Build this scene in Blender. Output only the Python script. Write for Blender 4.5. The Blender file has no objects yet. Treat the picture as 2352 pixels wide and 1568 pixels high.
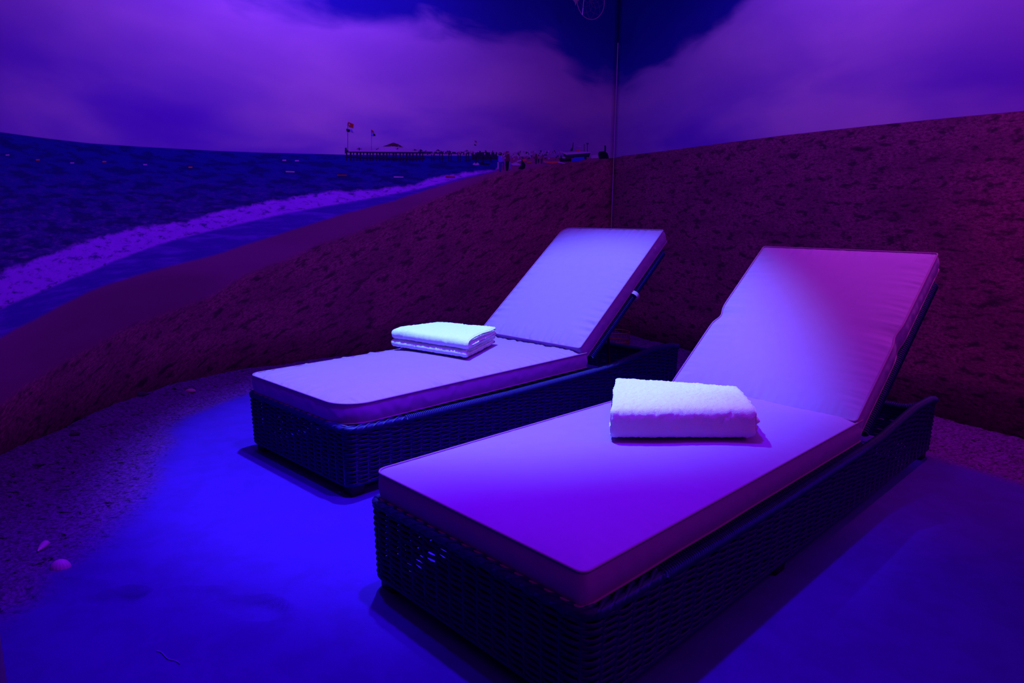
import bpy, math, random
import numpy as np
from mathutils import Vector, Matrix, noise

# ------------------------------------------------------------------ camera
scene = bpy.context.scene
C = scene.collection
PITCH, ROLL, CAM_Z, FOCAL = 0.18214, 0.01029, 0.9766, 23.69
cam_data = bpy.data.cameras.new('camera')
cam_data.sensor_width = 36
cam_data.lens = FOCAL
cam_data.clip_start = 0.02
cam = bpy.data.objects.new('camera', cam_data)
C.objects.link(cam)
_c, _s, _cr, _sr = math.cos(PITCH), math.sin(PITCH), math.cos(ROLL), math.sin(ROLL)
_R0, _D0, _F = Vector((1, 0, 0)), Vector((0, -_s, -_c)), Vector((0, _c, -_s))
_right = _R0 * _cr - _D0 * _sr
_down = _R0 * _sr + _D0 * _cr
cam.matrix_world = Matrix(((_right.x, -_down.x, -_F.x, 0), (_right.y, -_down.y, -_F.y, 0),
                           (_right.z, -_down.z, -_F.z, CAM_Z), (0, 0, 0, 1)))
scene.camera = cam

# ------------------------------------------------------------------ world, lights, exposure
w = bpy.data.worlds.new('world')
scene.world = w
w.use_nodes = True
w.node_tree.nodes['Background'].inputs[0].default_value = (0.25, 0.0, 0.6, 1)
w.node_tree.nodes['Background'].inputs[1].default_value = 0.0
scene.view_settings.view_transform = 'Standard'
scene.view_settings.look = 'None'
scene.view_settings.exposure = 0.0
scene.view_settings.gamma = 1.0
scene.view_settings.use_curve_mapping = False


def spot(name, loc, target, color, watts, angle, blend, radius=0.05):
    d = bpy.data.lights.new(name, 'SPOT')
    d.color = color; d.energy = watts; d.spot_size = math.radians(angle)
    d.spot_blend = blend; d.shadow_soft_size = radius
    o = bpy.data.objects.new(name, d); C.objects.link(o)
    o.location = loc
    o.rotation_euler = (Vector(target) - Vector(loc)).to_track_quat('-Z', 'Y').to_euler()
    return o


def area(name, loc, target, color, watts, sx, sy):
    d = bpy.data.lights.new(name, 'AREA')
    d.shape = 'RECTANGLE'; d.size = sx; d.size_y = sy
    d.color = color; d.energy = watts
    o = bpy.data.objects.new(name, d); C.objects.link(o)
    o.location = loc
    o.rotation_euler = (Vector(target) - Vector(loc)).to_track_quat('-Z', 'Y').to_euler()
    return o


# ceiling downlights over the loungers, coloured wash lights over the walls, plus added fills
spot('downlight_ice', (-0.42, 2.74, 3.05), (-0.10, 3.00, 0), (0.135, 0.35, 1.0), 980, 61, 0.45, 0.04)
spot('downlight_blue', (0.05, 1.95, 3.05), (-0.12, 2.0, 0), (0.13, 0.0, 1.0), 450, 64, 1.0, 0.05)
spot('fill_foot', (-0.72, 2.12, 3.05), (-0.62, 1.98, 0), (0.07, 0.0, 1.0), 210, 42, 1.0, 0.05)  # added spot, brightens floor and weave at the farther lounger's foot
spot('downlight_magenta', (1.9, 2.6, 3.05), (1.55, 2.75, 0), (1.0, 0.13, 0.60), 120, 40, 0.95, 0.08)
area('wash_left', (-1.0, 3.7, 3.0), (-1.7, 4.6, 1.7), (0.22, 0.06, 1.0), 37, 1.6, 0.3)
area('wash_right', (1.3, 3.2, 3.0), (2.1, 3.6, 1.6), (0.24, 0.06, 1.0), 25, 1.6, 0.3)
area('fill_ambient', (0.3, 2.0, 3.0), (0.3, 2.3, 0.0), (0.90, 0.02, 0.6), 8, 2.0, 1.5)  # ambient fill under the ceiling, stands in for the room's purple glow
area('fill_front', (0.6, -0.2, 1.8), (0.2, 1.8, 0.3), (0.62, 0.01, 1.0), 6, 1.2, 1.0)  # added fill behind the camera, lifts the dark cushion sides
area('fill_side', (2.35, 1.5, 1.9), (0.6, 3.0, 0.6), (0.75, 0.06, 1.0), 9, 0.8, 0.8)  # added fill from the right for the side of the farther backrest


# ------------------------------------------------------------------ helpers
def tag(o, label=None, cat=None, group=None, kind=None):
    if label: o['label'] = label
    if cat: o['category'] = cat
    if group: o['group'] = group
    if kind: o['kind'] = kind
    return o


def empty(name, loc, rz=0.0):
    o = bpy.data.objects.new(name, None); C.objects.link(o)
    o.location = loc; o.rotation_euler = (0, 0, rz)
    o.empty_display_size = 0.1
    return o


class MB:
    """collects vertices and faces for one mesh"""
    def __init__(self):
        self.v = []; self.f = []; self.m = []

    def add(self, verts, faces, mi=0):
        b = len(self.v)
        self.v.extend([tuple(map(float, p)) for p in verts])
        self.f.extend([tuple(b + i for i in f) for f in faces])
        self.m.extend([mi] * len(faces))

    def grid(self, P, closed_u=False, closed_v=False, flip=False, mi=0):
        P = np.asarray(P); nu, nv = P.shape[:2]
        F = []
        for i in range(nu if closed_u else nu - 1):
            for j in range(nv if closed_v else nv - 1):
                a, b = i * nv + j, ((i + 1) % nu) * nv + j
                c, d = ((i + 1) % nu) * nv + (j + 1) % nv, i * nv + (j + 1) % nv
                F.append((a, d, c, b) if flip else (a, b, c, d))
        self.add(P.reshape(-1, 3), F, mi)

    def box(self, x0, x1, y0, y1, z0, z1, bev=0.0):
        b = min(bev, (x1 - x0) / 2.1, (y1 - y0) / 2.1, (z1 - z0) / 2.1)
        rings = []
        for z, k in ((z0, b), (z0 + b, 0), (z1 - b, 0), (z1, b)) if b > 0 else ((z0, 0), (z1, 0)):
            c = b if b > 0 else 0
            rings.append([(x0 + k, y0 + max(c, k)), (x0 + max(c, k), y0 + k), (x1 - max(c, k), y0 + k), (x1 - k, y0 + max(c, k)),
                          (x1 - k, y1 - max(c, k)), (x1 - max(c, k), y1 - k), (x0 + max(c, k), y1 - k), (x0 + k, y1 - max(c, k))] if b > 0
                         else [(x0, y0), (x1, y0), (x1, y1), (x0, y1)])
            rings[-1] = [(px, py, z) for px, py in rings[-1]]
        n = len(rings[0]); V = [p for r in rings for p in r]; F = []
        for i in range(len(rings) - 1):
            for j in range(n):
                F.append((i * n + j, i * n + (j + 1) % n, (i + 1) * n + (j + 1) % n, (i + 1) * n + j))
        F.append(tuple(reversed(range(n)))); F.append(tuple(range((len(rings) - 1) * n, len(rings) * n)))
        self.add(V, F)

    def tube(self, pts, r, sides=6, closed=False, caps=True, up=None):
        P = np.asarray(pts, float); n = len(P)
        if closed:
            T = np.roll(P, -1, 0) - np.roll(P, 1, 0)
        else:
            T = np.gradient(P, axis=0)
        T /= np.linalg.norm(T, axis=1)[:, None] + 1e-12
        U = np.array([0, 0, 1.0]) if up is None else np.asarray(up, float)
        U = np.tile(U, (n, 1)) if U.ndim == 1 else U
        A = np.cross(T, U); bad = np.linalg.norm(A, axis=1) < 1e-3
        A[bad] = np.cross(T[bad], np.array([1.0, 0.01, 0]))
        A /= np.linalg.norm(A, axis=1)[:, None]
        B = np.cross(A, T)
        r = np.full(n, r) if np.isscalar(r) else np.asarray(r)
        an = np.arange(sides) * 2 * math.pi / sides
        G = P[:, None, :] + r[:, None, None] * (np.cos(an)[None, :, None] * A[:, None, :] + np.sin(an)[None, :, None] * B[:, None, :])
        b = len(self.v)
        self.grid(G, closed_u=closed, closed_v=True)
        if caps and not closed:
            self.f.append(tuple(b + i for i in reversed(range(sides)))); self.m.append(0)
            self.f.append(tuple(b + (n - 1) * sides + i for i in range(sides))); self.m.append(0)

    def build(self, name, mats, parent=None, smooth=True):
        me = bpy.data.meshes.new(name)
        me.from_pydata(self.v, [], self.f)
        for m in (mats if isinstance(mats, (list, tuple)) else [mats]):
            me.materials.append(m)
        if any(self.m): me.polygons.foreach_set('material_index', self.m)
        if smooth: me.polygons.foreach_set('use_smooth', [True] * len(self.f))
        me.update(); me.validate()
        o = bpy.data.objects.new(name, me); C.objects.link(o)
        if parent: o.parent = parent
        return o


class NT:
    def __init__(self, name):
        self.mat = bpy.data.materials.new(name); self.mat.use_nodes = True
        self.t = self.mat.node_tree; self.bsdf = self.t.nodes['Principled BSDF']

    def n(self, kind, **kw):
        nd = self.t.nodes.new(kind)
        for k, v in kw.items(): setattr(nd, k, v)
        return nd

    def put(self, sock, val):
        if isinstance(val, (int, float)): sock.default_value = val
        elif isinstance(val, tuple):
            sock.default_value = val + (1,) if len(val) == 3 and sock.type == 'RGBA' else val
        else: self.t.links.new(val, sock)

    def math(self, op, a, b=0.0, clamp=False):
        nd = self.n('ShaderNodeMath', operation=op, use_clamp=clamp)
        self.put(nd.inputs[0], a); self.put(nd.inputs[1], b)
        return nd.outputs[0]

    def mix(self, f, a, b):
        nd = self.n('ShaderNodeMix', data_type='RGBA')
        self.put(nd.inputs[0], f); self.put(nd.inputs[6], a); self.put(nd.inputs[7], b)
        return nd.outputs[2]

    def noise(self, vec, scale, detail=4, rough=0.5, dist=0.0):
        nd = self.n('ShaderNodeTexNoise')
        self.put(nd.inputs['Vector'], vec); nd.inputs['Scale'].default_value = scale
        nd.inputs['Detail'].default_value = detail; nd.inputs['Roughness'].default_value = rough
        nd.inputs['Distortion'].default_value = dist
        return nd.outputs[0]

    def stretch(self, vec, sx, sy, sz=1, rz=0.0):
        nd = self.n('ShaderNodeMapping'); self.put(nd.inputs[0], vec)
        nd.inputs['Scale'].default_value = (sx, sy, sz); nd.inputs['Rotation'].default_value = (0, 0, rz)
        return nd.outputs[0]

    def ramp(self, f, a, b):
        nd = self.n('ShaderNodeMapRange', interpolation_type='SMOOTHSTEP')
        self.put(nd.inputs[0], f); self.put(nd.inputs[1], a); self.put(nd.inputs[2], b)
        return nd.outputs[0]

    def bump(self, h, strength, dist):
        nd = self.n('ShaderNodeBump'); nd.inputs['Strength'].default_value = strength
        nd.inputs['Distance'].default_value = dist
        self.put(nd.inputs['Height'], h); self.t.links.new(nd.outputs[0], self.bsdf.inputs['Normal'])

    def out(self, color=None, rough=None, spec=None, metal=None):
        if color is not None: self.put(self.bsdf.inputs['Base Color'], color)
        if rough is not None: self.put(self.bsdf.inputs['Roughness'], rough)
        if spec is not None: self.bsdf.inputs['Specular IOR Level'].default_value = spec
        if metal is not None: self.bsdf.inputs['Metallic'].default_value = metal
        return self.mat


def plain(name, color, rough=0.6, spec=0.3, metal=0.0):
    return NT(name).out(color, rough, spec, metal)


# ------------------------------------------------------------------ materials
def fabric_mat():
    t = NT('cushion_fabric')
    g = t.n('ShaderNodeTexCoord').outputs['Object']
    f = t.noise(g, 900, 2)
    t.bump(f, 0.25, 0.0006)
    t.bsdf.inputs['Sheen Weight'].default_value = 0.0
    return t.out(t.mix(t.noise(g, 30, 3), (0.30, 0.12, 0.42), (0.33, 0.135, 0.46)), 0.75, 0.15)


def piping_mat():
    return plain('piping_cord', (0.30, 0.07, 0.32), 0.7, 0.2)


def towel_mat():
    t = NT('terry_cloth')
    g = t.n('ShaderNodeTexCoord').outputs['Object']
    n = t.noise(g, 420, 3, 0.7)
    t.bump(n, 0.9, 0.004)
    return t.out(t.mix(n, (0.86, 0.88, 0.90), (0.97, 0.98, 0.98)), 0.95, 0.1)


def wicker_mat():
    t = NT('dark_wicker')
    g = t.n('ShaderNodeTexCoord').outputs['Object']
    n = t.noise(g, 70, 3)
    t.bump(t.noise(g, 300, 2), 0.2, 0.001)
    return t.out(t.mix(n, (0.005, 0.001, 0.04), (0.020, 0.002, 0.18)), 0.52, 0.2)


def sand_mat():
    t = NT('sand')
    g = t.n('ShaderNodeTexCoord').outputs['Object']
    at = t.n('ShaderNodeAttribute', attribute_name='rough_sand').outputs['Fac']
    fine = t.noise(g, 420, 3, 0.7)
    mid = t.noise(g, 75, 5, 0.75)
    pit = t.noise(t.stretch(g, 1, 1.7), 26, 6, 0.75, 0.6)
    drift = t.noise(g, 9, 5, 0.65, 0.3)
    smooth_c = t.mix(fine, (0.038, 0.0006, 0.22), (0.062, 0.0016, 0.36))
    smooth_c = t.mix(t.math('MULTIPLY', t.ramp(drift, 0.40, 0.62), 0.35), smooth_c, (0.036, 0.0006, 0.19))
    rough_c = t.mix(t.ramp(mid, 0.38, 0.62), (0.06, 0.003, 0.09), (0.18, 0.009, 0.30))
    rough_c = t.mix(t.ramp(pit, 0.55, 0.63), rough_c, (0.008, 0.001, 0.01))
    edge = t.math('ADD', at, t.math('MULTIPLY', t.math('SUBTRACT', pit, 0.5), 0.9))
    m = t.ramp(edge, 0.10, 1.15)
    col = t.mix(m, smooth_c, rough_c)
    h = t.math('ADD', t.math('MULTIPLY', fine, 0.25), t.math('MULTIPLY', t.math('MULTIPLY', mid, m), 1.2))
    t.bump(h, 0.7, 0.012)
    return t.out(col, 0.92, 0.12)


M = {}
M['fabric'] = fabric_mat(); M['piping'] = piping_mat(); M['towel'] = towel_mat(); M['wicker'] = wicker_mat()
M['sand'] = sand_mat()
M['leg'] = plain('dark_wood', (0.02, 0.01, 0.03), 0.45)
M['metal'] = plain('dark_metal', (0.03, 0.02, 0.05), 0.4, 0.5, 0.3)
M['shell'] = plain('shell', (0.45, 0.10, 0.42), 0.5)
M['thread'] = plain('thread', (0.16, 0.06, 0.20), 0.8)
M['stone'] = plain('stone', (0.035, 0.01, 0.05), 0.8)
M['rose_stone'] = plain('rose_stone', (0.40, 0.06, 0.30), 0.7)
M['string'] = plain('white_string', (0.16, 0.06, 0.5), 0.7)
M['wire'] = plain('bronze_wire', (0.20, 0.05, 0.06), 0.5, 0.4)
M['hoop'] = plain('pale_willow', (0.28, 0.10, 0.24), 0.6)
M['bead'] = plain('pale_bead', (0.8, 0.6, 0.85), 0.4)
M['feather'] = plain('feather', (0.30, 0.18, 0.30), 0.8)
M['plaster'] = plain('plaster', (0.25, 0.20, 0.40), 0.9, 0.1)
M['seam'] = plain('seam_strip', (0.32, 0.10, 0.40), 0.7, 0.1)
PRINT = {
    'pale': '''-1.465 1.429 -1.458 1.429 -1.458 1.422 -1.465 1.422|-1.696 1.407 -1.69 1.407 -1.691 1.399 -1.696 1.399|-1.122 1.447 -1.117 1.447 -1.117 1.439 -1.122 1.438|-1.039 1.443 -1.032 1.443 -1.032 1.435 -1.039 1.434|-1.403 1.423 -1.397 1.423 -1.397 1.413 -1.403 1.413|-0.988 1.444 -0.983 1.444 -0.983 1.437 -0.988 1.437|-0.653 1.467 -0.646 1.468 -0.645 1.458 -0.653 1.458|-1.652 1.415 -1.643 1.416 -1.644 1.409 -1.652 1.408|-0.711 1.468 -0.706 1.469 -0.706 1.453 -0.71 1.453|-1.403 1.431 -1.395 1.432 -1.395 1.423 -1.403 1.422|-1.081 1.444 -1.075 1.445 -1.075 1.437 -1.081 1.437|-1.651 1.409 -1.644 1.409 -1.644 1.398 -1.651 1.398|-1.111 1.44 -1.104 1.44 -1.104 1.433 -1.111 1.432|-1.131 1.438 -1.124 1.438 -1.124 1.427 -1.131 1.427|-0.989 1.449 -0.983 1.45 -0.983 1.443 -0.989 1.443|-1.444 1.43 -1.439 1.43 -1.439 1.42 -1.444 1.42|-0.552 1.48 -0.54 1.481 -0.54 1.469 -0.552 1.469|-1.619 1.419 -1.61 1.42 -1.61 1.411 -1.619 1.411|-1.639 1.4 -1.629 1.401 -1.629 1.394 -1.639 1.394|-0.673 1.483 -0.661 1.483 -0.66 1.469 -0.672 1.468|-1.484 1.434 -1.474 1.435 -1.474 1.423 -1.484 1.423|-1.57 1.419 -1.561 1.419 -1.561 1.411 -1.57 1.41|-1.242 1.431 -1.233 1.431 -1.233 1.419 -1.242 1.419|-0.802 1.472 -0.791 1.473 -0.79 1.46 -0.802 1.459|-1.364 1.424 -1.359 1.425 -1.359 1.412 -1.364 1.412|-1.33 1.428 -1.319 1.428 -1.319 1.416 -1.33 1.416|-1.349 1.43 -1.341 1.431 -1.341 1.422 -1.349 1.422|-0.619 1.477 -0.609 1.477 -0.608 1.47 -0.619 1.469|-1.393 1.441 -1.389 1.441 -1.389 1.428 -1.393 1.428|-0.549 1.484 -0.537 1.485 -0.537 1.477 -0.549 1.476|-1.029 1.449 -1.018 1.45 -1.017 1.442 -1.029 1.442|-1.38 1.439 -1.375 1.439 -1.375 1.427 -1.38 1.427|-1.192 1.434 -1.188 1.434 -1.188 1.427 -1.192 1.427|-1.426 1.42 -1.418 1.421 -1.418 1.408 -1.426 1.408|-0.979 1.443 -0.969 1.444 -0.969 1.432 -0.979 1.432|-0.743 1.464 -0.738 1.464 -0.738 1.456 -0.743 1.456|-1.362 1.43 -1.355 1.431 -1.355 1.422 -1.362 1.422|-0.954 1.455 -0.944 1.456 -0.944 1.448 -0.954 1.447|-0.737 1.459 -0.731 1.46 -0.731 1.449 -0.737 1.448|-1.191 1.437 -1.182 1.437 -1.182 1.423 -1.191 1.422|-0.68 1.463 -0.67 1.463 -0.67 1.451 -0.679 1.45|-1.133 1.43 -1.127 1.43 -1.127 1.423 -1.133 1.422|-1.671 1.407 -1.662 1.408 -1.663 1.402 -1.671 1.401|-0.954 1.46 -0.946 1.46 -0.945 1.447 -0.954 1.447|-1.594 1.403 -1.585 1.403 -1.585 1.397 -1.594 1.396|-1.475 1.424 -1.465 1.424 -1.465 1.418 -1.475 1.418|-1.396 1.427 -1.388 1.428 -1.388 1.42 -1.396 1.42|-1.022 1.454 -1.014 1.455 -1.014 1.445 -1.022 1.444|-0.558 1.489 -0.553 1.49 -0.552 1.474 -0.557 1.474|-1.445 1.432 -1.437 1.433 -1.437 1.421 -1.445 1.421|-1.708 1.406 -1.703 1.406 -1.703 1.398 -1.708 1.398|-1.068 1.459 -1.059 1.459 -1.059 1.445 -1.068 1.444|-0.866 1.451 -0.856 1.452 -0.856 1.443 -0.866 1.443|-1.545 1.418 -1.541 1.418 -1.541 1.404 -1.545 1.404|-0.964 1.449 -0.959 1.449 -0.959 1.435 -0.964 1.435|-0.87 1.449 -0.86 1.449 -0.86 1.441 -0.87 1.441|-1.328 1.44 -1.322 1.441 -1.322 1.426 -1.328 1.426|-0.952 1.461 -0.944 1.461 -0.944 1.446 -0.952 1.446|-1.514 1.42 -1.504 1.421 -1.504 1.414 -1.514 1.414|-0.545 1.475 -0.538 1.475 -0.538 1.465 -0.545 1.464|-1.36 1.428 -1.356 1.428 -1.356 1.418 -1.36 1.418|-0.574 1.477 -0.568 1.477 -0.568 1.465 -0.574 1.465|-0.732 1.471 -0.721 1.472 -0.72 1.457 -0.731 1.456|-1.052 1.439 -1.047 1.439 -1.047 1.427 -1.051 1.427|-1.663 1.408 -1.653 1.408 -1.654 1.396 -1.663 1.396|-1.667 1.403 -1.663 1.403 -1.663 1.395 -1.667 1.395|-1.656 1.414 -1.647 1.415 -1.647 1.403 -1.657 1.403|-0.85 1.463 -0.84 1.464 -0.839 1.449 -0.849 1.449|-1.243 1.444 -1.236 1.444 -1.236 1.436 -1.243 1.435|-0.741 1.459 -0.73 1.459 -0.73 1.446 -0.741 1.445|-0.867 1.473 -0.863 1.473 -0.862 1.458 -0.867 1.457|-1.01 1.447 -1.002 1.447 -1.002 1.44 -1.01 1.44|-0.968 1.462 -0.959 1.463 -0.959 1.451 -0.968 1.45|-1.07 1.455 -1.062 1.456 -1.062 1.447 -1.07 1.447|-1.126 1.44 -1.12 1.44 -1.12 1.431 -1.126 1.431|-0.718 1.458 -0.712 1.459 -0.711 1.45 -0.718 1.45|-1.616 1.401 -1.612 1.401 -1.612 1.395 -1.616 1.395|-0.615 1.463 -0.605 1.463 -0.604 1.455 -0.614 1.454|-1.454 1.416 -1.448 1.416 -1.448 1.405 -1.454 1.404|-1.615 1.424 -1.612 1.424 -1.612 1.414 -1.615 1.414|-0.699 1.48 -0.693 1.48 -0.692 1.467 -0.699 1.466|-1.62 1.424 -1.614 1.424 -1.614 1.412 -1.621 1.411|-1.317 1.442 -1.307 1.443 -1.307 1.428 -1.317 1.428|-1.411 1.432 -1.407 1.432 -1.407 1.42 -1.411 1.42|-1.128 1.443 -1.12 1.444 -1.12 1.43 -1.128 1.429|-1.155 1.439 -1.146 1.44 -1.146 1.427 -1.155 1.426|-0.963 1.463 -0.954 1.463 -0.954 1.449 -0.963 1.448|-0.99 1.407 -0.98 1.407 -0.98 1.398 -0.99 1.397|-0.957 1.423 -0.946 1.424 -0.946 1.414 -0.956 1.414|-0.669 1.428 -0.656 1.429 -0.656 1.419 -0.669 1.418|-1.002 1.421 -0.988 1.422 -0.988 1.413 -1.002 1.412|-0.52 1.441 -0.506 1.441 -0.505 1.432 -0.519 1.431|-1.081 1.425 -1.067 1.425 -1.066 1.416 -1.081 1.415|-0.952 1.425 -0.939 1.426 -0.939 1.416 -0.952 1.415|-0.868 1.438 -0.854 1.439 -0.854 1.429 -0.868 1.429|-1.07 1.409 -1.056 1.41 -1.056 1.401 -1.07 1.4|-0.956 1.425 -0.944 1.425 -0.944 1.416 -0.956 1.415|-0.874 1.439 -0.863 1.44 -0.863 1.43 -0.874 1.429|-0.955 1.433 -0.943 1.434 -0.943 1.424 -0.955 1.424|-1.098 1.418 -1.089 1.418 -1.089 1.409 -1.098 1.408|-0.95 1.416 -0.941 1.416 -0.941 1.407 -0.95 1.406|-0.845 1.43 -0.832 1.431 -0.832 1.421 -0.844 1.42|-0.534 1.441 -0.521 1.441 -0.52 1.431 -0.533 1.431|-2.24 1.415 -2.237 1.416 -2.238 1.386 -2.241 1.386|-2.228 1.417 -2.225 1.418 -2.226 1.387 -2.229 1.386|-2.217 1.413 -2.214 1.413 -2.214 1.387 -2.218 1.387|-2.205 1.418 -2.202 1.418 -2.203 1.388 -2.206 1.388|-2.193 1.418 -2.19 1.418 -2.191 1.389 -2.194 1.389|-2.181 1.414 -2.178 1.414 -2.179 1.389 -2.182 1.389|-2.169 1.421 -2.166 1.421 -2.167 1.39 -2.17 1.39|-2.157 1.418 -2.154 1.418 -2.155 1.391 -2.158 1.391|-2.146 1.419 -2.142 1.419 -2.143 1.392 -2.146 1.391|-2.134 1.412 -2.13 1.412 -2.131 1.392 -2.134 1.392|-2.121 1.425 -2.118 1.425 -2.119 1.393 -2.122 1.393|-2.109 1.42 -2.106 1.42 -2.107 1.394 -2.11 1.394|-2.097 1.421 -2.094 1.421 -2.095 1.395 -2.098 1.394|-2.085 1.426 -2.082 1.426 -2.083 1.395 -2.086 1.395|-2.073 1.424 -2.07 1.425 -2.07 1.396 -2.074 1.396|-2.061 1.425 -2.057 1.425 -2.058 1.397 -2.062 1.397|-2.048 1.426 -2.045 1.426 -2.046 1.398 -2.049 1.397|-2.036 1.424 -2.033 1.424 -2.034 1.398 -2.037 1.398|-2.024 1.425 -2.021 1.425 -2.021 1.399 -2.025 1.399|-2.012 1.427 -2.008 1.427 -2.009 1.4 -2.012 1.4|-1.999 1.428 -1.996 1.428 -1.996 1.401 -2 1.401|-1.987 1.426 -1.983 1.426 -1.984 1.402 -1.987 1.401|-1.974 1.429 -1.971 1.429 -1.971 1.402 -1.975 1.402|-1.962 1.435 -1.958 1.435 -1.959 1.403 -1.962 1.403|-1.949 1.428 -1.946 1.428 -1.946 1.404 -1.95 1.404|-1.937 1.432 -1.933 1.433 -1.934 1.405 -1.937 1.404|-1.924 1.427 -1.921 1.427 -1.921 1.405 -1.925 1.405|-1.911 1.438 -1.908 1.438 -1.909 1.406 -1.912 1.406|-1.899 1.433 -1.896 1.433 -1.896 1.407 -1.9 1.407|-1.886 1.437 -1.883 1.437 -1.883 1.408 -1.887 1.407|-1.874 1.433 -1.87 1.433 -1.871 1.408 -1.874 1.408|-1.861 1.431 -1.858 1.432 -1.858 1.409 -1.862 1.409|-1.848 1.435 -1.845 1.435 -1.845 1.41 -1.849 1.41|-1.836 1.436 -1.832 1.437 -1.833 1.411 -1.836 1.41|-1.823 1.432 -1.819 1.432 -1.82 1.411 -1.823 1.411|-1.81 1.443 -1.806 1.443 -1.807 1.412 -1.81 1.412|-1.797 1.433 -1.794 1.433 -1.794 1.413 -1.798 1.413|-1.784 1.442 -1.781 1.442 -1.781 1.414 -1.785 1.414|-1.771 1.44 -1.768 1.44 -1.768 1.415 -1.772 1.414|-1.758 1.448 -1.755 1.448 -1.755 1.415 -1.759 1.415|-2.259 1.387 -1.765 1.413 -1.765 1.406 -2.259 1.379|-2.061 1.399 -2.042 1.423 -1.937 1.432 -1.925 1.411 -1.88 1.43 -1.881 1.408 -2.055 1.397|-2.25 1.551 -2.243 1.55 -2.245 1.545 -2.242 1.54 -2.249 1.54|-1.339 1.347 -1.324 1.36 -1.313 1.351 -1.299 1.361 -1.281 1.35 -1.292 1.342 -1.331 1.341|-1.015 1.366 -0.968 1.381 -0.925 1.368 -0.933 1.358 -0.991 1.355|-0.961 1.391 -0.922 1.401 -0.914 1.393 -0.957 1.379|-0.571 1.405 -0.498 1.397 -0.511 1.391 -0.575 1.395|-0.56 1.481 -0.497 1.478 -0.375 1.493 -0.251 1.496 -0.251 1.489 -0.366 1.474 -0.496 1.46 -0.522 1.47|-0.386 1.534 -0.35 1.53 -0.35 1.525 -0.381 1.528|-0.245 1.469 -0.178 1.48 -0.167 1.453 -0.24 1.446|-1.129 1.373 -1.118 1.373 -1.117 1.324 -1.129 1.323|-4.356 1.197 -4.336 1.199 -4.337 1.194 -4.357 1.192|-3.997 1.195 -3.973 1.197 -3.974 1.192 -3.997 1.19|-3.54 1.223 -3.517 1.224 -3.517 1.218 -3.54 1.216|-2.684 1.305 -2.66 1.307 -2.66 1.299 -2.684 1.298|-2.605 1.307 -2.581 1.309 -2.581 1.301 -2.606 1.3|-2.666 1.24 -2.611 1.241 -2.612 1.233 -2.666 1.232|-1.947 1.239 -1.878 1.24 -1.878 1.232 -1.948 1.23''',
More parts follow.
